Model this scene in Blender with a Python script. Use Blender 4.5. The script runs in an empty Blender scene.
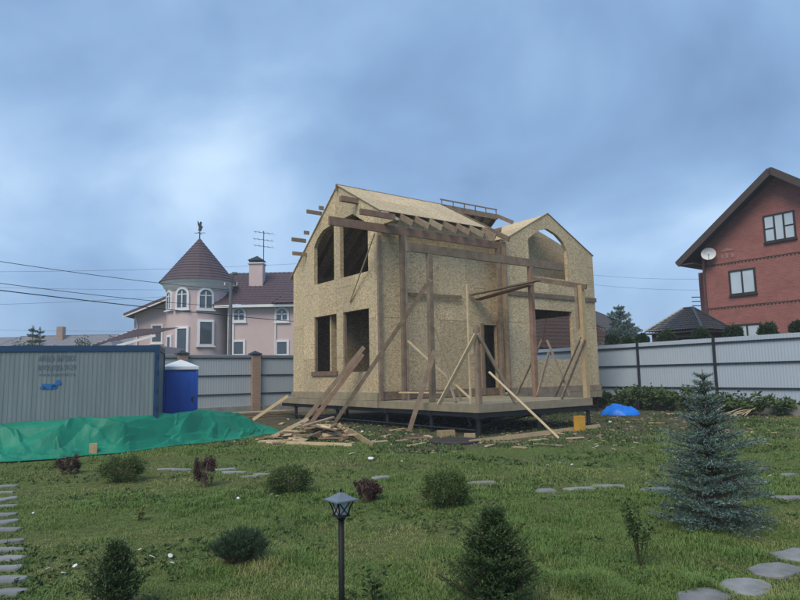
import bpy, bmesh, math, random
import numpy as np
from mathutils import Vector, Matrix, geometry
random.seed(7); rng = np.random.default_rng(11)
R = math.radians
scene = bpy.context.scene
col = scene.collection

# ------------------------------------------------------------------ camera
F_PX, EYE, PITCH, ROLL = 630.0, 1.65, R(6.8), R(1.1)
FW = np.array([0, math.cos(PITCH), math.sin(PITCH)]); UP0 = np.array([0, -math.sin(PITCH), math.cos(PITCH)]); RT0 = np.array([1., 0, 0])
RT = RT0*math.cos(ROLL) - UP0*math.sin(ROLL); UPV = UP0*math.cos(ROLL) + RT0*math.sin(ROLL)
CAMP = np.array([0, 0, EYE])
cam = bpy.data.objects.new('camera', bpy.data.cameras.new('camera')); col.objects.link(cam)
cam.data.sensor_width = 36; cam.data.lens = 36*F_PX/800; cam.data.clip_end = 3000; cam.data.clip_start = 0.05
m = Matrix.Identity(4)
for i in range(3):
    m[i][0] = RT[i]; m[i][1] = UPV[i]; m[i][2] = -FW[i]; m[i][3] = CAMP[i]
cam.matrix_world = m; scene.camera = cam

# ------------------------------------------------------------------ world, sun, exposure
SUN_EL, SUN_AZ = 48, 205       # azimuth clockwise from +Y (the view direction): behind the camera, a little left
w = bpy.data.worlds.new('World'); scene.world = w; w.use_nodes = True
nt = w.node_tree; nt.nodes.clear()
def N(nt, t, **kw):
    n = nt.nodes.new(t)
    for k, v in kw.items():
        if k.startswith('i_'): n.inputs[k[2:].replace('_', ' ')].default_value = v
        else: setattr(n, k, v)
    return n
def L(nt, a, b): nt.links.new(a, b)
def mixc(nt, fac, a, b, bt='MIX'):
    n = N(nt, 'ShaderNodeMix', data_type='RGBA', blend_type=bt)
    for s, v in ((n.inputs[0], fac), (n.inputs[6], a), (n.inputs[7], b)):
        if hasattr(v, 'links'): L(nt, v, s)
        elif isinstance(v, (int, float)): s.default_value = v
        else: s.default_value = (*v[:3], 1)
    return n.outputs[2]
def math_n(nt, op, a, b=0.0):
    n = N(nt, 'ShaderNodeMath', operation=op)
    for s, v in ((n.inputs[0], a), (n.inputs[1], b)):
        if hasattr(v, 'links'): L(nt, v, s)
        else: s.default_value = v
    return n.outputs[0]
def ramp(nt, fac, stops):
    n = N(nt, 'ShaderNodeValToRGB'); e = n.color_ramp.elements
    while len(e) > 1: e.remove(e[-1])
    for k, (p, c) in enumerate(stops):
        el = e[0] if k == 0 else e.new(p)
        el.position = p; el.color = (*c[:3], 1) if not isinstance(c, (int, float)) else (c, c, c, 1)
    L(nt, fac, n.inputs[0]); return n.outputs[0]
sky = N(nt, 'ShaderNodeTexSky', sky_type='NISHITA', sun_disc=False)
sky.sun_elevation = R(SUN_EL); sky.sun_rotation = R(SUN_AZ); sky.air_density = 1.0; sky.dust_density = 1.0
tc = N(nt, 'ShaderNodeTexCoord'); sp = N(nt, 'ShaderNodeSeparateXYZ'); L(nt, tc.outputs['Generated'], sp.inputs[0])
den = math_n(nt, 'ADD', math_n(nt, 'MAXIMUM', sp.outputs[2], 0.0), 0.75)
cb = N(nt, 'ShaderNodeCombineXYZ'); L(nt, math_n(nt, 'DIVIDE', sp.outputs[0], den), cb.inputs[0]); L(nt, math_n(nt, 'DIVIDE', sp.outputs[1], den), cb.inputs[1])
cb.inputs[2].default_value = 3.7
n1 = N(nt, 'ShaderNodeTexNoise', i_Scale=2.9, i_Detail=9.0, i_Roughness=0.48, i_Distortion=0.3); L(nt, cb.outputs[0], n1.inputs['Vector'])
n2 = N(nt, 'ShaderNodeTexNoise', i_Scale=1.5, i_Detail=4.0, i_Roughness=0.5); L(nt, cb.outputs[0], n2.inputs['Vector'])
cl = math_n(nt, 'ADD', math_n(nt, 'MULTIPLY', n1.outputs[0], 0.7), math_n(nt, 'MULTIPLY', n2.outputs[0], 0.3))
ccol = ramp(nt, cl, [(0.37, (1.05, 1.78, 3.0)), (0.45, (1.4, 2.3, 3.75)), (0.51, (1.75, 2.75, 4.25)), (0.57, (2.25, 3.3, 4.8)), (0.68, (3.5, 4.6, 5.85))])
mixed = mixc(nt, 0.92, sky.outputs[0], ccol)
bg = N(nt, 'ShaderNodeBackground', i_Strength=0.1); L(nt, mixed, bg.inputs[0])
wo = N(nt, 'ShaderNodeOutputWorld'); L(nt, bg.outputs[0], wo.inputs[0])
sd = bpy.data.lights.new('sun', 'SUN'); sd.energy = 1.5; sd.angle = R(35); sd.color = (1.0, 0.88, 0.70)
sun = bpy.data.objects.new('sun', sd); col.objects.link(sun)
az = R(SUN_AZ); el = R(SUN_EL)
sdir = Vector((math.sin(az)*math.cos(el), math.cos(az)*math.cos(el), math.sin(el)))
sun.rotation_euler = sdir.to_track_quat('Z', 'Y').to_euler()
sun.location = (0, -10, 30)
vs = scene.view_settings; vs.view_transform = 'Standard'; vs.look = 'None'; vs.gamma = 1; vs.exposure = 0.90; vs.use_curve_mapping = False

# ------------------------------------------------------------------ pixel geometry (800x600 photograph)
def pix_ray(x, y): return RT*(x-400)/F_PX - UPV*(y-300)/F_PX + FW
def at_z(x, y, z=0.0):
    d = pix_ray(x, y); return CAMP + d*(z-EYE)/d[2]
def at_y(x, y, Y):
    d = pix_ray(x, y); return CAMP + d*Y/d[1]
O = at_z(479, 437); TH = R(36.5)
U = np.array([-math.sin(TH), math.cos(TH), 0]); V = np.array([math.cos(TH), math.sin(TH), 0])
def loc(P): q = P-O; return (float(q@V), float(q@U), float(P[2]))     # plot-local (v, u, z)
def wor(v, u, z): return np.array([O[0], O[1], 0]) + U*u + V*v + np.array([0, 0, z])
def on_v(x, y, v):
    d = pix_ray(x, y); return loc(CAMP + d*(v-(CAMP-O)@V)/(d@V))
def on_u(x, y, u):
    d = pix_ray(x, y); return loc(CAMP + d*(u-(CAMP-O)@U)/(d@U))
def on_zl(x, y, z): return loc(at_z(x, y, z))

# ------------------------------------------------------------------ materials
MATS = {}
def mat(name, c1, c2=None, scale=8.0, rough=0.8, bump=0.0, bscale=None, rnd=0.0, stretch=(1, 1, 1), metal=0.0, spec=0.3, detail=6.0, attr=None):
    """noise-mixed two-tone material, optional per-object brightness variation and fine relief"""
    if name in MATS: return MATS[name]
    M = bpy.data.materials.new(name); M.use_nodes = True; t = M.node_tree
    b = t.nodes['Principled BSDF']; b.inputs['Roughness'].default_value = rough; b.inputs['Metallic'].default_value = metal
    b.inputs['Specular IOR Level'].default_value = spec
    tcn = N(t, 'ShaderNodeTexCoord'); mp = N(t, 'ShaderNodeMapping'); mp.inputs['Scale'].default_value = stretch
    L(t, tcn.outputs['Object'], mp.inputs[0])
    nz = N(t, 'ShaderNodeTexNoise', i_Scale=scale, i_Detail=detail, i_Roughness=0.6); L(t, mp.outputs[0], nz.inputs['Vector'])
    f = ramp(t, nz.outputs[0], [(0.3, 0.0), (0.7, 1.0)])
    c = mixc(t, f, c1, c2 or c1)
    if attr:
        at = N(t, 'ShaderNodeAttribute', attribute_name='tint'); c = mixc(t, at.outputs['Fac'], c, attr)
    if rnd:
        oi = N(t, 'ShaderNodeObjectInfo')
        mr = N(t, 'ShaderNodeMapRange'); L(t, oi.outputs['Random'], mr.inputs[0]); mr.inputs[3].default_value = 1-rnd; mr.inputs[4].default_value = 1+rnd
        hs = N(t, 'ShaderNodeHueSaturation'); L(t, mr.outputs[0], hs.inputs['Value']); L(t, c, hs.inputs['Color']); c = hs.outputs[0]
    L(t, c, b.inputs['Base Color'])
    if bump:
        n3 = N(t, 'ShaderNodeTexNoise', i_Scale=bscale or scale*3, i_Detail=5.0); L(t, mp.outputs[0], n3.inputs['Vector'])
        bp = N(t, 'ShaderNodeBump', i_Strength=bump, i_Distance=0.02); L(t, n3.outputs[0], bp.inputs['Height']); L(t, bp.outputs[0], b.inputs['Normal'])
    MATS[name] = M; return M
def osb_mat(name, tone=1.0):
    M = bpy.data.materials.new(name); M.use_nodes = True; t = M.node_tree; b = t.nodes['Principled BSDF']
    b.inputs['Roughness'].default_value = 0.75; b.inputs['Specular IOR Level'].default_value = 0.25
    tcn = N(t, 'ShaderNodeTexCoord'); oi = N(t, 'ShaderNodeObjectInfo')
    nz = N(t, 'ShaderNodeTexNoise', i_Scale=7.0, i_Detail=3.0); L(t, tcn.outputs['Object'], nz.inputs['Vector'])
    wv = mixc(t, 0.12, tcn.outputs['Object'], nz.outputs['Color'], 'ADD')
    outs = []
    for sc, st in ((11, (1, 1, 2.6)), (15, (2.4, 2.4, 1))):
        mp = N(t, 'ShaderNodeMapping'); mp.inputs['Scale'].default_value = st; L(t, wv, mp.inputs[0])
        vo = N(t, 'ShaderNodeTexVoronoi', i_Scale=sc*1.45); L(t, mp.outputs[0], vo.inputs['Vector'])
        s = N(t, 'ShaderNodeSeparateColor'); L(t, vo.outputs['Color'], s.inputs[0]); outs.append(s.outputs[0])
    a = math_n(t, 'ADD', math_n(t, 'MULTIPLY', outs[0], 0.55), math_n(t, 'MULTIPLY', outs[1], 0.45))
    k = tone
    c = ramp(t, a, [(0.12, (0.26*k, 0.18*k, 0.09*k)), (0.36, (0.40*k, 0.305*k, 0.175*k)), (0.62, (0.48*k, 0.38*k, 0.23*k)), (0.88, (0.62*k, 0.52*k, 0.335*k))])
    n4 = N(t, 'ShaderNodeTexNoise', i_Scale=0.7, i_Detail=4.0); L(t, tcn.outputs['Object'], n4.inputs['Vector'])
    c = mixc(t, ramp(t, n4.outputs[0], [(0.4, 0.0), (0.75, 0.45)]), c, (0.33*k, 0.27*k, 0.185*k))
    mr = N(t, 'ShaderNodeMapRange'); L(t, oi.outputs['Random'], mr.inputs[0]); mr.inputs[3].default_value = 0.84; mr.inputs[4].default_value = 1.12
    hs = N(t, 'ShaderNodeHueSaturation', i_Saturation=0.97); L(t, mr.outputs[0], hs.inputs['Value']); L(t, c, hs.inputs['Color'])
    L(t, hs.outputs[0], b.inputs['Base Color'])
    bp = N(t, 'ShaderNodeBump', i_Strength=0.4, i_Distance=0.006); L(t, a, bp.inputs['Height']); L(t, bp.outputs[0], b.inputs['Normal'])
    MATS[name] = M; return M
OSB = osb_mat('osb_wall', 1.18); OSBR = osb_mat('osb_roof_weathered', 1.25)
NEWWOOD = mat('new_lumber', (0.43, 0.33, 0.19), (0.32, 0.235, 0.13), 6, 0.75, 0.2, rnd=0.18, stretch=(3, 3, 1))
PALE = mat('pale_lath', (0.55, 0.44, 0.28), (0.44, 0.34, 0.20), 6, 0.75, 0.2, rnd=0.15)
OLDWOOD = mat('grey_brown_lumber', (0.29, 0.225, 0.16), (0.17, 0.125, 0.088), 5, 0.85, 0.3, rnd=0.25)
REDWOOD = mat('reddish_beam', (0.27, 0.18, 0.13), (0.175, 0.11, 0.08), 5, 0.85, 0.3, rnd=0.2)
TREATED = mat('treated_deck_wood', (0.35, 0.30, 0.205), (0.25, 0.215, 0.15), 4, 0.8, 0.25, rnd=0.12)
BLACKSTEEL = mat('black_steel', (0.012, 0.014, 0.018), (0.02, 0.022, 0.025), 6, 0.45, spec=0.4)
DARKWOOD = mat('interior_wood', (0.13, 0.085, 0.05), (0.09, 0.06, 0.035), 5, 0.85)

# ------------------------------------------------------------------ mesh helpers
class MB:
    def __init__(s): s.v = []; s.f = []
    def add(s, vs, fs):
        o = len(s.v); s.v += [tuple(map(float, p)) for p in vs]; s.f += [tuple(o+i for i in f) for f in fs]; return s
    def box(s, x0, x1, y0, y1, z0, z1):
        return s.add([(x0, y0, z0), (x1, y0, z0), (x1, y1, z0), (x0, y1, z0), (x0, y0, z1), (x1, y0, z1), (x1, y1, z1), (x0, y1, z1)],
                     [(3, 2, 1, 0), (4, 5, 6, 7), (0, 1, 5, 4), (1, 2, 6, 5), (2, 3, 7, 6), (3, 0, 4, 7)])
    def bar(s, p, q, wd, ht, up=(0, 0, 1)):
        p = Vector(p); q = Vector(q); d = (q-p).normalized(); up = Vector(up)
        if abs(d.dot(up)) > 0.98: up = Vector((0, 1, 0))
        sd_ = d.cross(up).normalized(); u2 = sd_.cross(d).normalized(); a = sd_*wd/2; b = u2*ht/2
        return s.add([p-a-b, p+a-b, p+a+b, p-a+b, q-a-b, q+a-b, q+a+b, q-a+b],
                     [(3, 2, 1, 0), (4, 5, 6, 7), (0, 1, 5, 4), (1, 2, 6, 5), (2, 3, 7, 6), (3, 0, 4, 7)])
    def tube(s, pts, rad, n=8, cap=True):
        rings = []
        pts = [Vector(p) for p in pts]
        for i, p in enumerate(pts):
            d = (pts[min(i+1, len(pts)-1)] - pts[max(i-1, 0)]).normalized()
            a = d.cross(Vector((0, 0, 1)) if abs(d.z) < 0.95 else Vector((0, 1, 0))).normalized(); b = a.cross(d)
            r = rad[i] if isinstance(rad, (list, tuple)) else rad
            rings.append([p + (a*math.cos(2*math.pi*k/n) + b*math.sin(2*math.pi*k/n))*r for k in range(n)])
        vs_ = [q for r_ in rings for q in r_]; fs = []
        for i in range(len(rings)-1):
            for k in range(n): fs.append((i*n+k, i*n+(k+1) % n, (i+1)*n+(k+1) % n, (i+1)*n+k))
        if cap: fs += [tuple(range(n)), tuple(range((len(rings)-1)*n, len(rings)*n))[::-1]]
        return s.add(vs_, fs)
    def lathe(s, prof, n=24, c=(0, 0), a0=0.0, a1=2*math.pi):
        full = abs(a1-a0-2*math.pi) < 1e-6; k = n if full else n+1
        vs_ = [(c[0]+r*math.cos(a0+(a1-a0)*i/n), c[1]+r*math.sin(a0+(a1-a0)*i/n), z) for r, z in prof for i in range(k)]; fs = []
        for j in range(len(prof)-1):
            for i in range(n if full else n):
                i2 = (i+1) % k if full else i+1
                fs.append((j*k+i, j*k+i2, (j+1)*k+i2, (j+1)*k+i))
        return s.add(vs_, fs)
    def prism(s, poly, f3, d):
        """polygon (2D) mapped by f3 to 3D, extruded by vector d"""
        n = len(poly); a = [Vector(f3(*p)) for p in poly]; dv = Vector(d)
        return s.add(a+[q+dv for q in a], [tuple(range(n)), tuple(range(2*n-1, n-1, -1))] + [(i, n+i, n+(i+1) % n, (i+1) % n) for i in range(n)])
    def mesh(s, name, smooth=False):
        me = bpy.data.meshes.new(name); me.from_pydata(s.v, [], s.f); me.update()
        bm = bmesh.new(); bm.from_mesh(me); bmesh.ops.recalc_face_normals(bm, faces=bm.faces); bm.to_mesh(me); bm.free()
        if smooth: me.shade_smooth()
        return me
    def build(s, name, material, parent=None, smooth=False): return obj(name, s.mesh(name, smooth), material, parent)
def obj(name, me, material, parent=None):
    o = bpy.data.objects.new(name, me); col.objects.link(o)
    if material is not None and not me.materials: me.materials.append(material)
    if parent is not None: o.parent = parent
    return o
def tag(o, label=None, cat=None, group=None, kind=None):
    if label: o['label'] = label
    if cat: o['category'] = cat
    if group: o['group'] = group
    if kind: o['kind'] = kind
    return o
def empty(name, location=(0, 0, 0), rz=0.0):
    o = bpy.data.objects.new(name, None); col.objects.link(o); o.location = location; o.rotation_euler = (0, 0, rz); o.empty_display_size = 0.2
    return o
def copy_tree(o, parent=None):
    c = o.copy(); col.objects.link(c)
    if parent is not None: c.parent = parent
    for ch in list(o.children): copy_tree(ch, c)
    return c
def np_mesh(name, Vt, Fc, tint=None, smooth=False):
    Vt = np.asarray(Vt, np.float32); Fc = np.asarray(Fc, np.int32); k = Fc.shape[1]
    me = bpy.data.meshes.new(name); me.vertices.add(len(Vt)); me.vertices.foreach_set('co', Vt.ravel())
    me.loops.add(Fc.size); me.loops.foreach_set('vertex_index', Fc.ravel())
    me.polygons.add(len(Fc)); me.polygons.foreach_set('loop_start', np.arange(0, Fc.size, k, dtype=np.int32))
    if tint is not None:
        a = me.attributes.new('tint', 'FLOAT', 'POINT'); a.data.foreach_set('value', np.asarray(tint, np.float32))
    me.update(calc_edges=True); me.validate()
    if smooth: me.shade_smooth()
    return me
def pip(x, y, poly):
    ins = False; j = len(poly)-1
    for i in range(len(poly)):
        xi, yi = poly[i]; xj, yj = poly[j]
        if (yi > y) != (yj > y) and x < (xj-xi)*(y-yi)/(yj-yi)+xi: ins = not ins
        j = i
    return ins
def clip(poly, a, b):
    for lim, sg in ((a, 1), (b, -1)):
        out = []
        for i in range(len(poly)):
            p = poly[i-1]; q = poly[i]; dp = (p[0]-lim)*sg; dq = (q[0]-lim)*sg
            if (dp >= 0) != (dq >= 0):
                t = dp/(dp-dq); out.append((lim, p[1]+(q[1]-p[1])*t))
            if dq >= 0: out.append(q)
        poly = out
        if not poly: break
    return poly
def plate(outer, holes, f3, d):
    """flat sheet with openings, real thickness d (vector); None when empty"""
    pts = []; edges = []
    for pl in [outer]+holes:
        o = len(pts); n = len(pl); pts += [Vector(p) for p in pl]; edges += [(o+i, o+(i+1) % n) for i in range(n)]
    v2, e2, f2, *_ = geometry.delaunay_2d_cdt(pts, edges, [], 0, 1e-5)
    bm = bmesh.new(); bv = [bm.verts.new(f3(p.x, p.y)) for p in v2]; fl = []
    for f in f2:
        cx = sum(v2[i].x for i in f)/len(f); cy = sum(v2[i].y for i in f)/len(f)
        if pip(cx, cy, outer) and not any(pip(cx, cy, h) for h in holes):
            try: fl.append(bm.faces.new([bv[i] for i in f]))
            except ValueError: pass
    if not fl: bm.free(); return None
    r = bmesh.ops.extrude_face_region(bm, geom=fl)
    dv = Vector(d)
    for g in r['geom']:
        if isinstance(g, bmesh.types.BMVert): g.co += dv
    bmesh.ops.delete(bm, geom=[v for v in bm.verts if not v.link_faces], context='VERTS')
    bmesh.ops.recalc_face_normals(bm, faces=bm.faces)
    me = bpy.data.meshes.new('sheet'); bm.to_mesh(me); bm.free(); return me
def panels(name, outer, holes, f3, d, material, parent, step=1.25, gap=0.009, start=None):
    lo = min(p[0] for p in outer); hi = max(p[0] for p in outer); s0 = lo if start is None else start
    while s0 < hi-0.02:
        a = max(lo, s0)+gap/2; b = min(hi, s0+step)-gap/2; s0 += step
        if b-a < 0.02: continue
        po = clip(list(outer), a, b); ph = [h for h in (clip(list(h), a, b) for h in holes) if len(h) > 2]
        if len(po) < 3: continue
        sw = lambda pl: [(q[1], q[0]) for q in pl]
        z0 = min(q[1] for q in po); zt = max(q[1] for q in po); cuts = [z0]; zz = WB+(2.5 if int(round(s0/step)) % 2 else 1.25)
        while zz < zt-.25:
            if zz > z0+.25: cuts.append(zz)
            zz += 2.5
        cuts.append(zt)
        for za, zb in zip(cuts[:-1], cuts[1:]):
            za2 = za+(gap/2 if za > z0 else -.01); zb2 = zb-(gap/2 if zb < zt else -.01)
            pz = sw(clip(sw(po), za2, zb2)); hz_ = [sw(h) for h in (clip(sw(h), za2, zb2) for h in ph) if len(h) > 2]
            if len(pz) < 3: continue
            me = plate(pz, hz_, f3, d)
            if me: obj(name, me, material, parent)

# ------------------------------------------------------------------ ground
def vnoise(x, y, s, seed=0):
    """smooth value noise, vectorised"""
    x = np.asarray(x, float)*s+seed*17.3; y = np.asarray(y, float)*s+seed*9.1
    xi = np.floor(x).astype(int); yi = np.floor(y).astype(int); fx = x-xi; fy = y-yi; fx = fx*fx*(3-2*fx); fy = fy*fy*(3-2*fy)
    def h(a, b):
        n = (a*374761393 + b*668265263 + seed*982451653) & 0x7fffffff; n = ((n ^ (n >> 13))*1274126177) & 0x7fffffff
        return ((n ^ (n >> 16)) & 0xffff)/65535.0
    return (h(xi, yi)*(1-fx)+h(xi+1, yi)*fx)*(1-fy)+(h(xi, yi+1)*(1-fx)+h(xi+1, yi+1)*fx)*fy
def soil_mask(x, y):
    """bare, trodden earth round the building site (1) against lawn (0)"""
    q0 = x-O[0]; q1 = y-O[1]; v = q0*V[0]+q1*V[1]; u = q0*U[0]+q1*U[1]
    dv = np.maximum(np.maximum(-v, v-11), 0); du = np.maximum(np.maximum(-u, u-13), 0)
    d = np.hypot(dv, du)
    return np.clip(1.25-d/4.2+(vnoise(x, y, 0.9, 3)-0.5)*1.2, 0, 1)
def gz(x, y):
    return 0.035*(vnoise(x, y, 0.7, 1)-0.5)+0.02*(vnoise(x, y, 2.3, 2)-0.5)
g1 = np.concatenate([np.linspace(-600, -40, 15)[:-1], np.linspace(-40, -16, 13)[:-1], np.linspace(-16, 20, 145), np.linspace(20, 44, 13)[1:], np.linspace(44, 600, 15)[1:]])
g2 = np.concatenate([np.linspace(-60, 0, 6)[:-1], np.linspace(0, 34, 137), np.linspace(34, 60, 13)[1:], np.linspace(60, 900, 20)[1:]])
GX, GY = np.meshgrid(g1, g2); GZ = gz(GX, GY)
nx, ny = len(g1), len(g2); idx = np.arange(nx*ny).reshape(ny, nx)
Fq = np.stack([idx[:-1, :-1], idx[:-1, 1:], idx[1:, 1:], idx[1:, :-1]], -1).reshape(-1, 4)
gme = np_mesh('ground', np.stack([GX, GY, GZ], -1).reshape(-1, 3), Fq, soil_mask(GX, GY).ravel(), True)
def ground_mat():
    M = bpy.data.materials.new('lawn_soil'); M.use_nodes = True; t = M.node_tree; b = t.nodes['Principled BSDF']; b.inputs['Roughness'].default_value = 0.95
    b.inputs['Specular IOR Level'].default_value = 0.1
    tcn = N(t, 'ShaderNodeTexCoord')
    def nz(s, d=6.0): n = N(t, 'ShaderNodeTexNoise', i_Scale=s, i_Detail=d, i_Roughness=0.62); L(t, tcn.outputs['Object'], n.inputs['Vector']); return n.outputs[0]
    gr = ramp(t, nz(9), [(0.3, (0.058, 0.082, 0.024)), (0.5, (0.10, 0.135, 0.04)), (0.72, (0.17, 0.18, 0.07))])
    gr = mixc(t, ramp(t, nz(0.55), [(0.42, 0.0), (0.7, 0.55)]), gr, (0.095, 0.078, 0.038))
    so = ramp(t, nz(6), [(0.3, (0.05, 0.042, 0.03)), (0.55, (0.10, 0.082, 0.06)), (0.75, (0.18, 0.155, 0.12))])
    at = N(t, 'ShaderNodeAttribute', attribute_name='tint')
    f = ramp(t, math_n(t, 'ADD', at.outputs['Fac'], math_n(t, 'MULTIPLY', math_n(t, 'SUBTRACT', nz(3), 0.5), 0.9)), [(0.4, 0.0), (0.75, 0.85)])
    L(t, mixc(t, f, gr, so), b.inputs['Base Color'])
    bp = N(t, 'ShaderNodeBump', i_Strength=0.9, i_Distance=0.05); L(t, nz(14), bp.inputs['Height']); L(t, bp.outputs[0], b.inputs['Normal'])
    return M
tag(obj('ground', gme, ground_mat()), kind='structure')

# ------------------------------------------------------------------ the timber house under construction (local x = v, y = u)
house = tag(empty('unfinished_house', (O[0], O[1], 0), TH), 'unfinished two-storey timber house sheathed in oriented strand board on black steel piles', 'house')
WB = 1.05
PITCHN = 0.568                                   # near roof slope (29.6 degrees), carried on over the porch
def zr(u): return 8.62-(7.06-u)*PITCHN           # near roof plane
def zf(u): return 8.62-(u-7.06)*0.78             # far roof plane
WB = 1.05
# gable wall facing the lawn path, plane x = 0
fG = lambda s, z: (0.0, s, z)
gable = [(4.6, WB), (10.64, WB), (10.64, 5.83), (7.06, 8.60), (3.5, zr(3.5)-0.02), (3.5, 6.58), (4.6, 6.58)]
wl1 = [(8.9, 1.79), (8.9, 3.9), (7.24, 3.9), (7.24, 1.79)]; wl2 = [(6.8, 1.79), (6.8, 3.9), (5.13, 3.9), (5.13, 1.79)]
wu1 = [(8.9, 5.15), (8.9, 6.62), (8.62, 6.93), (8.2, 7.16), (7.38, 7.28), (7.38, 5.15)]; wu2 = [(6.96, 5.15), (6.96, 7.28), (6.1, 7.34), (5.4, 6.95), (5.13, 6.62), (5.13, 5.15)]
panels('osb_panel', gable, [wl1, wl2, wu1, wu2], fG, (0.15, 0, 0), OSB, house, 1.25, start=3.5)
# long side wall behind the porch, plane y = 4.6
fS = lambda s, z: (s, 4.6, z)
panels('osb_panel', [(0.156, WB), (5.48, WB), (5.48, zr(4.6)-0.24), (0.156, zr(4.6)-0.24)], [[(4.68, WB-0.1), (4.68, 3.45), (5.42, 3.45), (5.42, WB-0.1)]], fS, (0, 0.15, 0), OSB, house, 1.25)
# cross gable, plane y = 4.15, with its short return
fC = lambda s, z: (s, 4.15, z)
crossg = [(5.48, WB), (10.9, WB), (10.9, 6.56), (8.1, 8.04), (5.48, 6.64)]
wc1 = [(6.93, 2.17), (9.33, 2.17), (9.33, 4.1), (6.93, 4.1)]
wc2 = [(6.88, 5.4), (9.2, 5.4), (9.2, 6.62), (9.02, 6.95), (8.6, 7.24), (8.05, 7.42), (7.5, 7.28), (6.88, 6.86)]
panels('osb_panel', crossg, [wc1, wc2], fC, (0, 0.15, 0), OSB, house, 1.25)
panels('osb_panel', [(4.304, WB), (4.75, WB), (4.75, 6.6), (4.304, 6.6)], [], lambda s, z: (5.484, s, z), (0.15, 0, 0), OSB, house, 1.25)
# end wall and back wall
panels('osb_panel', [(4.31, WB), (10.64, WB), (10.64, 5.8), (4.31, 6.5)], [[(5.2, 1.9), (7.6, 1.9), (7.6, 4.1), (5.2, 4.1)]], lambda s, z: (10.9, s, z), (-0.15, 0, 0), OSB, house, 1.25)
panels('osb_panel', [(0.156, WB), (10.74, WB), (10.74, 5.8), (0.156, 5.8)], [[(2, 1.9), (3.4, 1.9), (3.4, 3.9), (2, 3.9)]], lambda s, z: (s, 10.64, z), (0, -0.15, 0), OSB, house, 1.25)
# interior: upper-bay partition, ground-floor partition, floors
panels('osb_panel', [(5.65, 4.66), (10.7, 4.66), (10.7, 7.0), (8.7, 7.62), (5.65, 6.4)], [], lambda s, z: (s, 5.2, z), (0, 0.1, 0), OSB, house, 1.25)
panels('osb_panel', [(0.16, WB), (3.2, WB), (3.2, 4.3), (0.16, 4.3)], [], lambda s, z: (s, 7.9, z), (0, 0.1, 0), OSB, house, 1.25)
panels('osb_panel', [(4.8, WB), (10.4, WB), (10.4, 4.3), (4.8, 4.3)], [[(5.6, WB-.1), (6.4, WB-.1), (6.4, 3.1), (5.6, 3.1)]], lambda s, z: (4.7, s, z), (0.1, 0, 0), OSB, house, 1.25)
panels('osb_panel', [(4.8, 4.66), (10.4, 4.66), (10.4, 6.0), (7.06, 8.4), (4.8, 7.0)], [], lambda s, z: (4.78, s, z), (0.1, 0, 0), OSB, house, 1.25)
MB().box(0.16, 10.74, 4.76, 10.48, 0.93, 1.04).build('floor', DARKWOOD, house)
MB().box(0.16, 4.68, 4.76, 10.48, 4.36, 4.62).build('upper_floor', DARKWOOD, house)
MB().box(4.82, 10.74, 4.76, 10.48, 4.36, 4.62).build('upper_floor', DARKWOOD, house)
for vv in np.arange(0.6, 4.4, 0.6): MB().box(vv, vv+.05, 5.2, 5.34, WB, 4.3).build('stud', OLDWOOD, house)
for uu in (5.3, 6.1, 7.3, 8.4, 9.4): MB().box(1.9, 2.04, uu, uu+.05, WB, 4.3).build('stud', OLDWOOD, house)
# belt plate and rim boards (proud of the sheathing)
MB().box(5.44, 10.94, 4.10, 4.146, 4.56, 4.74).build('belt_board', OLDWOOD, house)
MB().box(5.42, 10.95, 4.095, 4.146, 0.86, 1.10).build('rim_board', OLDWOOD, house)
MB().box(5.42, 10.95, 4.09, 4.14, 0.60, 0.85).build('rim_board', TREATED, house)
MB().box(0.0, 5.42, 4.55, 4.596, 0.86, 1.12).build('rim_board', OLDWOOD, house)
MB().box(-0.05, -0.004, 4.62, 7.6, 0.85, 1.10).build('rim_board', TREATED, house)
MB().box(-0.05, -0.004, 7.61, 10.7, 0.85, 1.09).build('rim_board', TREATED, house)
MB().box(5.40, 5.476, 4.0, 4.14, 1.1, 6.55).build('corner_post', OLDWOOD, house)
MB().box(-0.02, 0.10, 4.49, 4.594, 0.85, 6.27).build('corner_post', OLDWOOD, house)
MB().box(-0.06, -0.004, 8.3-1.15, 9.05, 1.68, 1.84).build('window_sill', REDWOOD, house)
for s0, s1, z0, z1 in ((7.24, 8.9, 1.79, 3.9), (5.13, 6.8, 1.79, 3.9)):
    MB().box(0.03, 0.13, s0, s0+.04, z0, z1).build('window_jamb', OLDWOOD, house); MB().box(0.03, 0.13, s1-.04, s1, z0, z1).build('window_jamb', OLDWOOD, house)
MB().box(5.36, 5.47, 4.42, 4.54, 0.86, 3.6).build('door_post', REDWOOD, house)
MB().box(4.60, 4.68, 4.50, 4.59, 0.86, 3.5).build('door_post', OLDWOOD, house)

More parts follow.
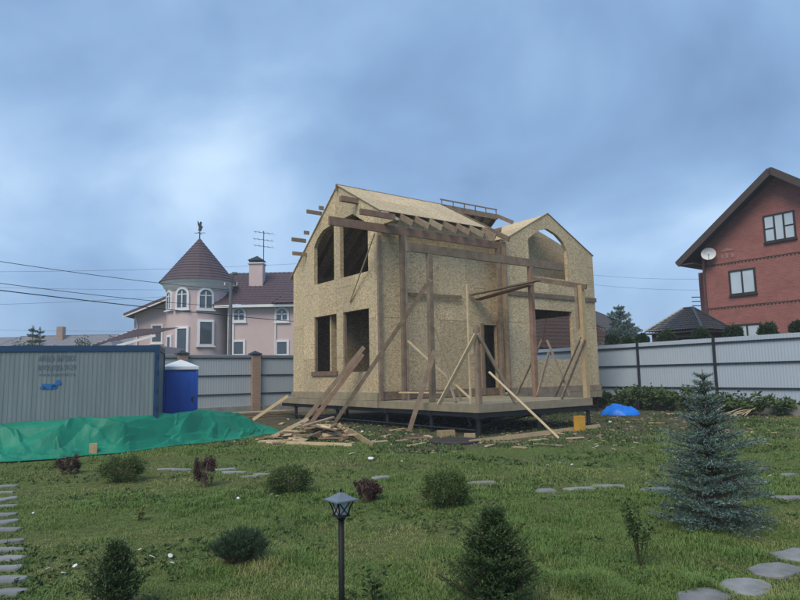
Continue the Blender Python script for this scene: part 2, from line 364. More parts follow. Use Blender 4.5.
# near roof slope: rafters, sheathing; far slope: rafters, sheathing, purlins
NU = Vector((0, -1, -PITCHN)).normalized(); FU = Vector((0, 1, -0.78)).normalized()
for k, vv in enumerate(np.linspace(0.2, 5.25, 9)):
    MB().bar((vv, 7.0, zr(7.0)-0.11), (vv, 3.62+0.06*(k % 2), zr(3.62+0.06*(k % 2))-0.11), 0.05, 0.19).build('rafter', OLDWOOD if k % 3 else TREATED, house)
for k, vv in enumerate(np.linspace(0.2, 8.1, 14)):
    MB().bar((vv, 7.12, zf(7.12)-0.11), (vv, 10.95, zf(10.95)-0.11), 0.05, 0.19).build('rafter', OLDWOOD, house)
def roof_sheet(v0, v1, u0, u1, zfun, th=0.02, lift=0.004, m_=OSBR):
    a, b = zfun(u0)+lift, zfun(u1)+lift
    MB().add([(v0, u0, a), (v1, u0, a), (v1, u1, b), (v0, u1, b), (v0, u0, a+th), (v1, u0, a+th), (v1, u1, b+th), (v0, u1, b+th)],
             [(3, 2, 1, 0), (4, 5, 6, 7), (0, 1, 5, 4), (1, 2, 6, 5), (2, 3, 7, 6), (3, 0, 4, 7)]).build('roof_sheet', m_, house)
vb = [-0.06, 1.18, 2.42, 3.66, 4.86]
for i in range(4):
    roof_sheet(vb[i]+.003, vb[i+1]-.003, 7.05, 5.66, zr); roof_sheet(vb[i]+.003, vb[i+1]-.003, 5.654, 4.32, zr)
for i in range(4):
    roof_sheet(vb[i]+.003, vb[i+1]-.003, 7.08, 8.9, zf); roof_sheet(vb[i]+.003, vb[i+1]-.003, 8.906, 10.9, zf)
for a, b in ((4.87, 6.1), (6.11, 7.2), (7.21, 8.2)):
    roof_sheet(a, b, 7.12, 9.2, zf, m_=OSB); roof_sheet(a, b, 9.21, 10.9, zf)
MB().bar((8.12, 7.0, 8.58), (7.95, 5.9, 8.02), .05, .16).build('hip_rafter', OLDWOOD, house)
MB().box(-0.1, 8.2, 7.035, 7.085, 8.42, 8.66).build('ridge_beam', OLDWOOD, house)
MB().bar((4.87, 7.02, 8.84), (8.15, 7.02, 8.86), 0.04, 0.05).build('ridge_rail', OLDWOOD, house)
for vv in np.linspace(4.95, 8.1, 6): MB().bar((vv, 7.02, 8.6), (vv, 7.02, 8.83), 0.03, 0.035).build('ridge_stud', OLDWOOD, house)
for (uu, zz, l0, h) in ((8.29, 7.83, -0.64, 0.14), (9.56, 7.0, -0.62, 0.15), (9.5, 6.44, -0.62, 0.14), (8.14, 8.0, -0.2, 0.14), (9.3, 7.27, -0.22, 0.14)):
    MB().box(l0, -0.003, uu-0.03, uu+0.03, zz-h/2, zz+h/2).build('purlin', OLDWOOD, house)
MB().box(-0.69, -0.003, 5.68, 5.84, 7.62, 7.80).build('purlin', REDWOOD, house)
MB().box(-1.33, -0.003, 3.52, 3.60, 6.58, 6.76).build('purlin', REDWOOD, house)
# barge strips capping the gable
MB().bar((0.07, 10.7, zf(10.7)+0.0), (0.07, 7.12, zf(7.12)+0.0), 0.16, 0.03).build('barge_strip', PALE, house)
# cross roof: ridge beam, rafters on the left slope, sheathing on the left slope
MB().box(8.06, 8.11, 4.305, 7.6, 7.80, 8.00).build('cross_ridge_beam', OLDWOOD, house)
sl = (8.02-6.64)/(8.08-5.48)
def zx(v): return 8.02-(8.08-v)*sl
for uu in np.linspace(4.4, 6.4, 5):
    MB().bar((8.04, uu, zx(8.04)-.10), (5.3, uu, zx(5.3)-.10), 0.05, 0.17).build('rafter', OLDWOOD, house)
for (a, b) in ((8.0, 6.9), (6.89, 5.75)):
    MB().add([(a, 4.2, zx(a)), (b, 4.2, zx(b)), (b, 5.6, zx(b)), (a, 6.6, zx(a)), (a, 4.2, zx(a)+.02), (b, 4.2, zx(b)+.02), (b, 5.6, zx(b)+.02), (a, 6.6, zx(a)+.02)],
             [(3, 2, 1, 0), (4, 5, 6, 7), (0, 1, 5, 4), (1, 2, 6, 5), (2, 3, 7, 6), (3, 0, 4, 7)]).build('roof_sheet', OSBR, house)
MB().bar((5.46, 4.17, 6.655), (8.08, 4.17, 8.06), 0.10, 0.025).build('barge_strip', PALE, house)
MB().bar((8.10, 4.17, 8.06), (10.95, 4.17, 6.57), 0.10, 0.025).build('barge_strip', NEWWOOD, house)

# porch: beams, posts, braces, scaffold boards
MB().box(-2.05, 5.36, 4.16, 4.24, 6.29, 6.56).build('porch_beam', REDWOOD, house)
MB().box(-0.62, 2.1, 2.11, 2.19, 5.26, 5.53).build('porch_beam', OLDWOOD, house)
MB().box(2.105, 6.42, 2.105, 2.195, 5.255, 5.525).build('porch_beam', OLDWOOD, house)
def post(v, u, z0, z1, m_, wd=0.15, wu=0.15): return MB().box(v-wd/2, v+wd/2, u-wu/2, u+wu/2, z0, z1).build('porch_post', m_, house)
post(0.72, 4.2, 0.845, 6.285, OLDWOOD, .10, .14); post(0.84, 4.2, 0.845, 6.285, OLDWOOD, .09, .14)
post(5.22, 4.2, 0.845, 6.285, OLDWOOD, .12, .14)
post(0.22, 2.15, 0.845, 5.25, OLDWOOD); post(4.68, 2.15, 0.845, 5.25, REDWOOD)
post(0.10, 0.10, 0.845, 2.95, OLDWOOD, .06, .13); post(0.175, 0.11, 0.845, 2.9, REDWOOD, .08, .12); post(0.02, 0.3, 0.845, 4.1, PALE, .04, .05)
post(4.72, 0.12, 0.845, 4.36, NEWWOOD, .16, .14); post(4.60, 0.22, 3.0, 4.3, OLDWOOD, .05, .10)
MB().bar((4.68, 2.20, 4.86), (4.70, -0.1, 4.28), 0.06, 0.16).build('porch_rafter', OLDWOOD, house)
MB().bar((4.55, 2.06, 4.62), (4.45, 4.55, 4.36), 0.30, 0.05).build('scaffold_board', REDWOOD, house)
MB().bar((4.25, 1.4, 4.66), (4.1, 4.55, 4.52), 0.22, 0.05).build('scaffold_board', OLDWOOD, house)
MB().bar((0.9, 4.50, 4.36), (3.6, 4.50, 4.40), 0.05, 0.12).build('scaffold_ledger', OLDWOOD, house)
MB().bar((0.4, 4.02, 1.1), (0.9, 2.3, 1.1), .12, .04).build('scaffold_board', PALE, house)
# temporary braces on the deck: (pixel top, plane u, pixel bottom, plane u, width, material)
def brace(a, ua, b, ub, wd, m_, th=0.04, name='brace'):
    p = on_u(*a, ua); q = on_u(*b, ub); q = (q[0], q[1], max(q[2], 0.86))
    MB().bar(p, q, wd, th, up=(0.2, -1, 0.1)).build(name, m_, house)
brace((476, 334), 0.02, (439, 411), 0.6, .12, PALE)
brace((478, 334), -0.0, (515, 408), -.02, .12, OLDWOOD)
brace((408, 341), 4.0, (471, 399), 1.6, .07, PALE)
brace((445, 369), 2.05, (456, 402), 1.2, .10, OLDWOOD)
brace((542, 340), 2.05, (517, 394), 2.6, .08, OLDWOOD)
brace((549, 352), 2.02, (537, 396), 1.8, .09, OLDWOOD)
brace((547, 340), 2.02, (570, 396), 1.2, .10, OLDWOOD)
brace((582, 336), 0.16, (556, 396), 1.9, .18, OLDWOOD)
brace((585, 340), 0.03, (562, 404), 0.04, .10, OLDWOOD)
MB().bar(on_u(375, 233, 4.13), on_v(350, 302, -.03), .05, .04, up=(1, -1, .1)).build('brace', PALE, house)
# deck, fascia, black steel frame and piles
k = 0
for uu in np.arange(0.03, 4.5, 0.148):
    MB().box(0.03, 4.78 if uu < 4.0 else 5.3, uu, uu+.142, 0.80, 0.838+0.003*(k % 2)).build('deck_board', TREATED, house); k += 1
MB().box(-0.01, 4.81, -0.02, 0.025, 0.62, 0.842).build('deck_fascia', TREATED, house)
MB().box(-0.024, 0.022, 0.027, 4.6, 0.62, 0.842).build('deck_fascia', TREATED, house)
MB().box(-0.07, -0.015, 4.61, 8.2, 0.62, 0.842).build('deck_fascia', TREATED, house)
MB().box(-0.07, -0.015, 8.21, 11.84, 0.62, 0.838).build('deck_fascia', TREATED, house)
MB().box(-0.01, 5.4, 10.7, 11.84, 0.66, 0.83).build('deck_joists', TREATED, house)
MB().box(4.782, 4.82, 0.0, 4.0, 0.62, 0.84).build('deck_fascia', TREATED, house)
for y0 in (0.03, 2.0, 4.2, 7.3, 10.5):
    MB().box(0.0, 10.9 if y0 > 3 else 4.8, y0, y0+.10, 0.48, 0.618).build('steel_beam', BLACKSTEEL, house)
for x0 in (0.02, 4.65, 10.75):
    MB().box(x0, x0+.10, 0.14 if x0 < 5 else 4.31, 11.7, 0.49, 0.616).build('steel_beam', BLACKSTEEL, house)
for vv, uu in [(v_, u_) for u_ in (0.09, 2.05, 4.25, 7.35, 10.55) for v_ in (0.08, 2.45, 4.7)] + [(v_, u_) for u_ in (4.25, 7.35, 10.55) for v_ in (7.8, 10.8)]:
    MB().tube([(vv, uu, -0.3), (vv, uu, 0.478)], 0.06, 10).build('steel_pile', BLACKSTEEL, house)
    MB().box(vv-.11, vv+.11, uu-.11, uu+.11, 0.462, 0.476).build('pile_cap', BLACKSTEEL, house)
MB().tube([(0.0, 0.09, 0.16), (0.02, 11.5, 0.18)], 0.025, 6).build('cross_pipe', BLACKSTEEL, house)
MB().tube([(0.0, 0.07, 0.26), (4.7, 2.05, 0.30)], 0.025, 6).build('cross_pipe', BLACKSTEEL, house)

# ------------------------------------------------------------------ loose planks that lean on the house from the ground
def wp(t): return Vector(wor(*t))
def plank(P, Q, wd, th, m_, label, group=None, up=(0.2, -1, 0.3), name='plank'):
    return tag(MB().bar(P, Q, wd, th, up).build(name, m_), label, 'plank', group)
def foot(x, v):
    lo_, hi_ = 385.0, 520.0
    for _ in range(40):
        mid = (lo_+hi_)/2
        if on_v(x, mid, v)[2] > 0.05: lo_ = mid
        else: hi_ = mid
    return wp(on_v(x, lo_, v))
def gpt(x, y, dz=0.04): p = at_z(x, y, 0); return Vector((p[0], p[1], float(gz(p[0], p[1]))+dz))
plank(wp(on_v(364, 347, -0.12)), foot(301, -1.5), .14, .045, OLDWOOD, 'grey plank leaning from the scrap heap up to the gable window, upper of two')
plank(wp(on_v(363, 354, -0.14)), foot(309, -1.5), .14, .045, REDWOOD, 'brown plank leaning under the grey one from the scrap heap to the gable')
plank(wp(on_v(430, 280, -.36)), foot(333, -.9), .12, .045, OLDWOOD, 'long grey plank leaning on the house corner beside the porch post')
plank(wp(on_v(435, 350, -0.02)), foot(409, -.6), .13, .045, OLDWOOD, 'dark plank leaning on the deck edge in front of the middle porch post')
plank(wp(on_u(434, 325, 2.05)), gpt(471, 428), .055, .03, PALE, 'thin pale lath leaning across the porch braces')
plank(wp(on_u(489, 372, -0.06)), gpt(559, 440), .06, .03, PALE, 'thin pale lath slanting from the deck corner to the lawn')
plank(foot(253, -1.6), wp(on_v(288, 396, -0.35)), .12, .04, PALE, 'pale board propped on the platform end beside the green tarp')
plank(gpt(470, 444, .03), gpt(600, 427, .03), .14, .04, NEWWOOD, 'long board lying on the earth along the deck front')
plank(gpt(515, 437, .02), gpt(530, 435, .02), .10, .035, OLDWOOD, 'short grey board end lying on the earth by the deck front')

# ------------------------------------------------------------------ things on the ground by the house
def block(x, y, sx, sy, sz, rz, m_, label, name='wood_block'):
    p = gpt(x, y, 0); o = MB().box(-sx/2, sx/2, -sy/2, sy/2, 0, sz)
    o.box(-sx/2-.002, sx/2+.002, -sy/2+.03, sy/2-.03, sz-.04, sz+.004)
    o = o.build(name, m_); o.location = p; o.rotation_euler = (0, 0, rz); return tag(o, label, 'block')
block(446, 437, .45, .18, .18, .3, NEWWOOD, 'orange-tinted timber block lying left of the round lid')
block(470, 439, .28, .16, .16, -.2, NEWWOOD, 'short timber block beside the first deck pile')
YEL = mat('yellow_board', (0.62, 0.36, 0.06), (0.48, 0.26, 0.04), 5, 0.6)
block(580, 431, .24, .2, .42, .5, YEL, 'upright yellow block standing under the deck edge')
p = gpt(455, 442, 0)
lid = empty('manhole_lid', p); tag(lid, 'dark round lid lying flat on the earth before the deck corner', 'lid')
LID = mat('dark_lid', (0.035, 0.03, 0.032), (0.055, 0.05, 0.05), 20, 0.7)
MB().lathe([(0, 0), (.62, 0), (.64, .03), (.64, .06), (.58, .075), (0, .085)], 28).build('disc', LID, lid, True)
MB().lathe([(.30, .083), (.34, .096), (.38, .083)], 24).build('rim', LID, lid, True)

# scrap heap: each offcut is a thing of its own
hp = at_z(318, 441)
for k in range(64):
    a = rng.uniform(0, 6.28); r = abs(rng.normal(0, .55)); x = hp[0]+r*math.cos(a)*1.75; y = hp[1]+.35+r*math.sin(a)*.8
    hgt = max(0.03, .42*math.exp(-(r/.62)**2)*rng.uniform(.3, 1.0))
    ln = rng.uniform(.25, 1.1); wd = rng.uniform(.05, .16); an = rng.normal(.35, .75); tl = rng.normal(0, .13) if hgt > .08 else 0
    d = Vector((math.cos(an)*math.cos(tl), math.sin(an)*math.cos(tl), math.sin(tl)))*ln/2; c = Vector((x, y, hgt+abs(d.z)*.6))
    o = MB().bar(c-d, c+d, wd, rng.uniform(.02, .05), (rng.normal(0, .3), rng.normal(0, .3), 1)).build('board_offcut', [PALE, NEWWOOD, PALE, OLDWOOD, REDWOOD][k % 5])
    lb = {0: 'pale board offcut in the scrap heap by the green tarp', 3: 'grey board offcut in the scrap heap by the green tarp', 4: 'reddish board offcut in the scrap heap by the green tarp', 1: 'yellowish board offcut in the scrap heap by the green tarp'}[0 if k % 5 == 2 else k % 5]
    tag(o, lb, 'offcut', lb.split(' in ')[0]+'s of the scrap heap')
plank(gpt(268, 441, .03), Vector(at_y(308, 419, 17.6)), .10, .04, PALE, 'pale board sloping across the scrap heap')
plank(gpt(262, 443, .02), gpt(352, 446, .02), .10, .03, PALE, 'pale board lying flat in front of the scrap heap')
plank(gpt(350, 435, .12), gpt(372, 446, .03), .13, .05, NEWWOOD, 'yellowish board end at the right of the scrap heap')
for k, (x, y) in enumerate(((428, 437), (437, 442), (452, 434), (490, 447), (505, 443), (520, 449), (538, 441), (548, 446), (560, 434), (575, 439), (600, 437), (612, 431), (398, 431), (388, 436), (402, 441), (417, 445), (640, 420), (655, 424), (672, 415), (690, 420), (612, 416), (380, 442), (346, 440), (290, 428), (282, 424), (300, 420), (326, 422))):
    a = rng.uniform(0, 3.14); l_ = rng.uniform(.18, .75); c = gpt(x, y, .03); d = Vector((math.cos(a), math.sin(a), 0))*l_/2
    tag(MB().bar(c-d, c+d, rng.uniform(.05, .14), .03).build('board_scrap', [PALE, OLDWOOD, NEWWOOD][k % 3]), ['short pale board scrap lying on the earth round the deck', 'short grey board scrap lying on the earth round the deck', 'short yellowish board scrap lying on the earth round the deck'][k % 3], 'board scrap', ['pale', 'grey', 'yellowish'][k % 3]+' board scraps round the deck')
# lumber stack by the brick-pillar fence
for k in range(14):
    z = .06+(k//5)*.075; off = (k % 5)*.24; p0 = wor(-3.0+rng.uniform(-.3, .3), 12.7+off, z); p1 = wor(1.0+rng.uniform(-.5, .5), 12.7+off+rng.uniform(-.05, .05), z)
    tag(MB().bar(p0, p1, .2, .06).build('lumber_board', [PALE, TREATED, OLDWOOD][k % 3]), 'long board in the low lumber stack along the brick-pillar fence', 'board', 'lumber stacked by the fence')

# white litter scattered over the earth and lawn
LIT = mat('white_litter', (0.72, 0.73, 0.73), (0.55, 0.56, 0.56), 12, 0.7)
lit_px = [(62, 463), (75, 570), (63, 577), (48, 573), (126, 544), (140, 553), (152, 561), (170, 560), (172, 567), (33, 516), (238, 501), (272, 497), (277, 499), (352, 437), (358, 428), (371, 426), (362, 433), (380, 432), (296, 417), (312, 410),
          (288, 420), (340, 424), (392, 424), (345, 431), (548, 468), (560, 465), (572, 467), (585, 465), (537, 470), (597, 448), (664, 414), (651, 421), (676, 419), (700, 468), (770, 478), (402, 463), (352, 455), (371, 460), (590, 428), (610, 423), (735, 416), (752, 413)]
LM = []
for k in range(4):
    mb = MB(); n = 7
    ring = [(math.cos(6.28*i/n)*rng.uniform(.6, 1.1), math.sin(6.28*i/n)*rng.uniform(.5, 1.0)) for i in range(n)]
    mb.prism(ring, lambda a, b: (a, b, 0.25*math.sin(2*a+b)), (0, 0, .18)); LM.append(mb.mesh('litter_scrap')); LM[-1].materials.append(LIT)
for k, (x, y) in enumerate(lit_px):
    o = bpy.data.objects.new('litter_scrap', LM[k % 4]); col.objects.link(o); o.location = gpt(x, y, .035); s_ = rng.uniform(.018, .036)*(1.0 if y > 460 else 2.2)
    o.scale = (s_, s_, s_); o.rotation_euler = (rng.uniform(-.3, .3), rng.uniform(-.3, .3), rng.uniform(0, 6))
    tag(o, 'small white scrap of litter lying on the ground', 'litter', 'white litter scraps')

# ------------------------------------------------------------------ crumpled sheets
def sheet_mat(name, c1, c2, rough=0.42):
    M = mat(name, c1, c2, 1.3, rough, 0.35, 9.0, spec=0.35); return M
def smooth_curve(pts, t):
    t = np.asarray(t)*(len(pts)-1); i = np.clip(t.astype(int), 0, len(pts)-2); f = (t-i)[:, None]; f = f*f*(3-2*f)*.5+f*.5; P = np.array(pts, float); return P[i]*(1-f)+P[i+1]*f
def crumple(x, y, s, seed):
    """creased folds: ridged noise"""
    a = 1-np.abs(2*vnoise(x, y, s, seed)-1); b = 1-np.abs(2*vnoise(x*.8+y*.6, y*.8-x*.6, s*2.1, seed+1)-1); c = 1-np.abs(2*vnoise(x, y, s*4.6, seed+2)-1)
    return a*.6+b*.28+c*.14
FR = [(-11.6, 11.4), (-9.4, 12.75), (-8.35, 13.3), (-7.3, 13.75), (-6.33, 14.9), (-5.4, 16.1), (-4.58, 17.04), (-4.0, 18.4), (-3.55, 18.9)]
BK = [(-12.4, 13.8), (-10.4, 14.5), (-9.2, 14.88), (-8.2, 15.2), (-7.0, 15.6), (-6.0, 16.6), (-5.75, 18.1), (-4.9, 19.6), (-3.9, 19.9)]
ns, nt_ = 360, 130
S, T = np.meshgrid(np.linspace(0, 1, ns), np.linspace(0, 1, nt_))
A = smooth_curve(FR, S.ravel()); B = smooth_curve(BK, S.ravel())
A = A + (vnoise(S.ravel()*16, S.ravel()*0, 1.0, 31)-.5)[:, None]*np.array([.22, -.34])
XY = A*(1-T.ravel()[:, None])+B*T.ravel()[:, None]
tt = T.ravel(); ss = S.ravel(); X_, Y_ = XY[:, 0], XY[:, 1]
prof = np.interp(tt, [0, .05, .20, .30, .42, .55, .72, .90, 1], [0.02, .06, .13, .22, .48, .74, .87, .86, .80])
hl = np.interp(ss, [0, .12, .25, .36, .46, .56, .68, .78, .86, .93, 1], [.86, .88, .92, .95, 1.0, .98, 1.0, .96, .66, .34, .06])
ed = np.clip(tt/.08, 0, 1)
# folds: sharp-crested creases between pairs of points in (along, across)
folds = [((.44, .62), (.25, .16), .20, .30), ((.44, .62), (.60, .20), .16, .26), ((.44, .62), (.43, .10), .10, .30), ((.44, .62), (.10, .55), .10, .22), ((.70, .70), (.58, .12), .14, .28), ((.70, .70), (.80, .16), .13, .24), ((.22, .66), (.06, .18), .15, .28), ((.22, .66), (.33, .14), .11, .22),
         ((.08, .30), (.60, .24), .07, .16), ((.25, .12), (.75, .14), .06, .14), ((.50, .34), (.85, .28), .08, .16), ((.80, .62), (.92, .20), .12, .2), ((.60, .85), (.60, .45), .06, .14), ((.30, .95), (.36, .5), .06, .14)]
for k in range(46):
    a = (rng.uniform(0, .95), rng.uniform(.05, .95)); an = rng.normal(.9, .6)*rng.choice([-1, 1]); l_ = rng.uniform(.25, .7); folds.append((a, (a[0]+l_*math.cos(an)*.25, a[1]+l_*math.sin(an)), rng.uniform(.04, .11), rng.uniform(.05, .16)))
cre = np.zeros_like(tt); wob = (vnoise(X_, Y_, 1.5, 77)-.5)*.25
main_ = np.zeros_like(tt)
for kf, (a, b, amp, wd_) in enumerate(folds):
    ax, ay, bx_, by_ = a[0]*10.5, a[1]*2.9, b[0]*10.5, b[1]*2.9; px_ = ss*10.5+wob; py_ = tt*2.9+wob*.7
    L2 = (bx_-ax)**2+(by_-ay)**2; f = np.clip(((px_-ax)*(bx_-ax)+(py_-ay)*(by_-ay))/L2, 0, 1); d_ = np.hypot(px_-ax-f*(bx_-ax), py_-ay-f*(by_-ay))
    rdg_ = amp*np.clip(1-d_/(wd_*(1+.8*f)), 0, 1)*(1-.55*f)
    if kf < 14: main_ = np.maximum(main_, rdg_*1.35)
    else: cre += rdg_
cre = main_+cre*.8
Zt = prof*hl*.92 + ed*(cre*1.15-.08+.09*(crumple(X_, Y_, 1.1, 5)**1.5-.4)+.03*(crumple(X_, Y_, 3.0, 21)-.5)+.014*(crumple(X_, Y_, 7.0, 25)-.5))*np.interp(hl, [0, .5, 1], [.1, .8, 1])*np.interp(tt, [0, .4, .55, .7, 1], [1, 1, .6, .28, .2])
Zt = np.maximum(Zt, .012+.03*vnoise(X_, Y_, 3.0, 33)*ed+gz(X_, Y_))
ii = np.arange(ns*nt_).reshape(nt_, ns); Fq = np.stack([ii[:-1, :-1], ii[:-1, 1:], ii[1:, 1:], ii[1:, :-1]], -1).reshape(-1, 4)
GREEN = sheet_mat('green_tarp', (0.003, 0.17, 0.105), (0.006, 0.225, 0.14), .55)
tarp = obj('green_tarpaulin', np_mesh('green_tarpaulin', np.column_stack([XY, Zt]), Fq, None, True), GREEN)
sm = tarp.modifiers.new('thickness', 'SOLIDIFY'); sm.thickness = 0.006; tarp.data.shade_flat()
tag(tarp, 'large wrinkled green tarpaulin spread over a pile in front of the container', 'tarpaulin')
block(93, 455, .16, .12, .26, .4, NEWWOOD, 'small wooden peg block on the front edge of the green tarp')
bt = at_z(620, 411); bx, by = at_y(620, 411, 24.0)[:2]
nb = 60; th_, rr = np.meshgrid(np.linspace(0, 2*np.pi, nb, endpoint=False), np.linspace(0, 1, 26))
bxx = bx+rr*np.cos(th_)*(.62+.22*vnoise(np.cos(th_)*3, np.sin(th_)*3, 1, 4)); byy = by+rr*np.sin(th_)*(.55+.2*vnoise(np.cos(th_)*3, np.sin(th_)*3, 1, 8))
bz = np.sqrt(np.clip(1-rr**2, 0, 1))*.30*(.55+.6*crumple(bxx, byy, 1.4, 41))+.02+.26*(crumple(bxx, byy, 2.2, 44)-.45)*(1-rr**3)+.08*(crumple(bxx, byy, 6.0, 47)-.5)*(1-rr**4); bz = np.maximum(bz, .02)
ib = np.arange(nb*26).reshape(26, nb); Fb = np.stack([ib[:-1], np.roll(ib, -1, 1)[:-1], np.roll(ib, -1, 1)[1:], ib[1:]], -1).reshape(-1, 4)
BLUE = sheet_mat('blue_tarp', (0.0, 0.13, 0.62), (0.01, 0.19, 0.72), .4)
tag(obj('blue_tarpaulin', np_mesh('blue_tarpaulin', np.stack([bxx, byy, bz], -1).reshape(-1, 3), Fb, None, False), BLUE), 'crumpled bright blue tarpaulin heaped beside the house end', 'tarpaulin')

# ------------------------------------------------------------------ storage container with lettering
CX1, CY0, CH, CROT = -6.12, 16.0, 2.52, R(17)
cont = tag(empty('storage_container', (CX1, CY0, 0), CROT), 'grey corrugated site container with dark blue frame and painted phone lettering', 'container')
CGREY = mat('container_grey', (0.19, 0.235, 0.25), (0.145, 0.185, 0.20), 1.6, 0.5, 0.1, 20, stretch=(4, 4, .35)); CBLUE = mat('container_blue', (0.012, 0.045, 0.105), (0.016, 0.055, 0.125), 3, 0.45)
CL, CD = 6.0, 2.3
def corr_panel(L_, z0, z1, per=.16, dep=.018, f3=None):
    mb = MB(); xs = []; x = 0.0
    while x < L_:
        for fr, dd in ((0, 0), (.4, 0), (.5, dep), (.9, dep)):
            if x+fr*per < L_: xs.append((x+fr*per, dd))
        x += per
    xs.append((L_, 0)); n = len(xs)
    vs_ = [f3(a, b, z0) for a, b in xs]+[f3(a, b, z1) for a, b in xs]+[f3(a, b+.012, z0) for a, b in xs]+[f3(a, b+.012, z1) for a, b in xs]
    fs = []
    for i in range(n-1): fs += [(i, i+1, n+i+1, n+i), (2*n+i+1, 2*n+i, 3*n+i, 3*n+i+1), (n+i, n+i+1, 3*n+i+1, 3*n+i), (i+1, i, 2*n+i, 2*n+i+1)]
    fs += [(0, n, 3*n, 2*n), (n-1, 3*n-1, 4*n-1, 2*n-1)]
    return mb.add(vs_, fs)
corr_panel(CL-.24, .16, CH-.14, .10, .007, lambda a, b, z: (-CL+.12+a, .03+b, z)).build('side_panel', CGREY, cont)
corr_panel(CD-.24, .16, CH-.14, .10, .012, lambda a, b, z: (-.03-b, .12+a, z)).build('end_panel', CGREY, cont)
MB().box(-CL+.02, -.02, .06, CD-.02, CH-.06, CH-.02).build('roof', CGREY, cont)
MB().box(-CL+.02, -.02, CD-.06, CD-.02, .16, CH-.1).build('back_panel', CGREY, cont)
MB().box(-CL, -CL+.04, .13, CD-.1, .16, CH-.1).build('end_panel', CGREY, cont)
MB().box(-CL, 0, 0, .12, CH-.14, CH).build('top_rail', CBLUE, cont); MB().box(-CL, 0, 0, .12, .0, .15).build('bottom_rail', CBLUE, cont)
MB().box(-.12, 0, .125, CD, CH-.14, CH-.002).build('top_rail', CBLUE, cont); MB().box(-.12, 0, .125, CD, 0, .15).build('bottom_rail', CBLUE, cont)
for xx in (-CL, -.12):
    for yy in (0.004, CD-.12): MB().box(xx+.002, xx+.118, yy, yy+.116, .152, CH-.142).build('corner_post', CBLUE, cont)
for zz in (.9, 1.35, 1.8, 2.2): MB().box(-.07, -.03, -.025, .003, zz, zz+.1).build('hinge', CBLUE, cont)
INK = mat('faded_lettering', (0.085, 0.12, 0.19), (0.15, 0.19, 0.25), 30, 0.6); INK2 = mat('blue_logo_paint', (0.01, 0.11, 0.33), (0.02, 0.15, 0.4), 8, 0.6)
def lettering(text, x, z, size, wide, m_, parent, rot=(math.pi/2, 0, 0), y=0.024, bold=0.0):
    cu = bpy.data.curves.new('lettering', 'FONT'); cu.body = text; cu.size = size; cu.align_x = 'CENTER'; cu.extrude = 0.002; cu.offset = bold
    t = bpy.data.objects.new('lettering', cu); col.objects.link(t); bpy.context.view_layer.update()
    me = bpy.data.meshes.new_from_object(t.evaluated_get(bpy.context.evaluated_depsgraph_get())); bpy.data.objects.remove(t)
    me.materials.clear()
    o = obj('lettering', me, m_, parent); o.location = (x, y, z); o.rotation_euler = rot
    wx = max(v.co.x for v in me.vertices)-min(v.co.x for v in me.vertices); o.scale = (wide/max(wx, .01), 1, 1); return o
def on_cont(x, y):
    d = pix_ray(x, y); n_ = np.array([math.sin(CROT), -math.cos(CROT), 0]); P = CAMP+d*(((np.array([CX1, CY0, 0])-CAMP)@n_)/(d@n_)); q = P-np.array([CX1, CY0, 0])
    return float(q[0]*math.cos(CROT)+q[1]*math.sin(CROT)), float(P[2])
lx, _ = on_cont(57, 365); lw_ = on_cont(75, 365)[0]-on_cont(37.5, 365)[0]
lettering('АРЕНДА БЫТОВОК', lx, on_cont(57, 361)[1], .19, lw_, INK, cont, bold=.0)
lettering('8(495)920-59-29', lx, on_cont(57, 370)[1], .19, lw_, INK, cont, bold=.0)
lettering('www.kuzovok.ru', lx, on_cont(57, 375.6)[1], .11, lw_*.98, INK, cont, bold=.0)
def blob(cx, cz, rx, rz_, seed, n=22):
    return [(cx+rx*math.cos(6.2832*i/n)*(1+.22*math.sin(3*6.2832*i/n+seed)), cz+rz_*math.sin(6.2832*i/n)*(1+.25*math.sin(2*6.2832*i/n+seed*2))) for i in range(n)]
for (px_, py_, rx, rz_, sd_) in ((48, 386.5, .15, .075, 1), (53.5, 386.5, .07, .05, 2), (58, 382.5, .065, .075, 3.5), (43, 388, .07, .03, 5)):
    q = on_cont(px_, py_); MB().prism(blob(q[0], q[1], rx, rz_, sd_), lambda a, b: (a, .0165, b), (0, .006, 0)).build('logo_mark', INK2, cont)

# ------------------------------------------------------------------ portable toilet
tl = at_y(179, 437, 18.6)
toi = tag(empty('portable_toilet', (float(tl[0]), 18.55, 0), R(17)), 'blue plastic portable toilet with white pyramid roof beside the container', 'toilet')
TB = mat('toilet_blue', (0.008, 0.065, 0.36), (0.012, 0.085, 0.42), 3, 0.4, spec=.5); TW = mat('toilet_white', (0.62, 0.67, 0.70), (0.55, 0.6, 0.64), 3, 0.5)
h_, w2 = 1.93, .50
MB().box(-w2, w2, 0, .04, .1, h_).build('front_wall', TB, toi); MB().box(-w2, -w2+.04, .045, 1.06, .1, h_).build('side_wall', TB, toi)
MB().box(w2-.04, w2, .045, 1.06, .1, h_).build('side_wall', TB, toi); MB().box(-w2+.045, w2-.045, 1.02, 1.06, .1, h_).build('back_wall', TB, toi)
MB().box(-w2-.02, w2+.02, -.02, 1.08, 0, .095).build('skid_base', BLACKSTEEL, toi)
dr = MB().box(-w2+.14, w2-.06, -.03, -.003, .16, h_-.06).build('door', TB, toi)
MB().box(w2-.16, w2-.11, -.05, -.031, 1.0, 1.14).build('handle', BLACKSTEEL, dr)
for xx in (-.25, 0.0, .25): MB().box(xx-.02, xx+.02, -.042, -.031, .25, h_-.2).build('rib', TB, dr)
for xx in (-w2+.02, w2-.02): MB().box(xx-.035, xx+.035, -.05, -.004, .1, h_).build('corner_trim', TB, toi)
r_ = MB(); e = w2+.035
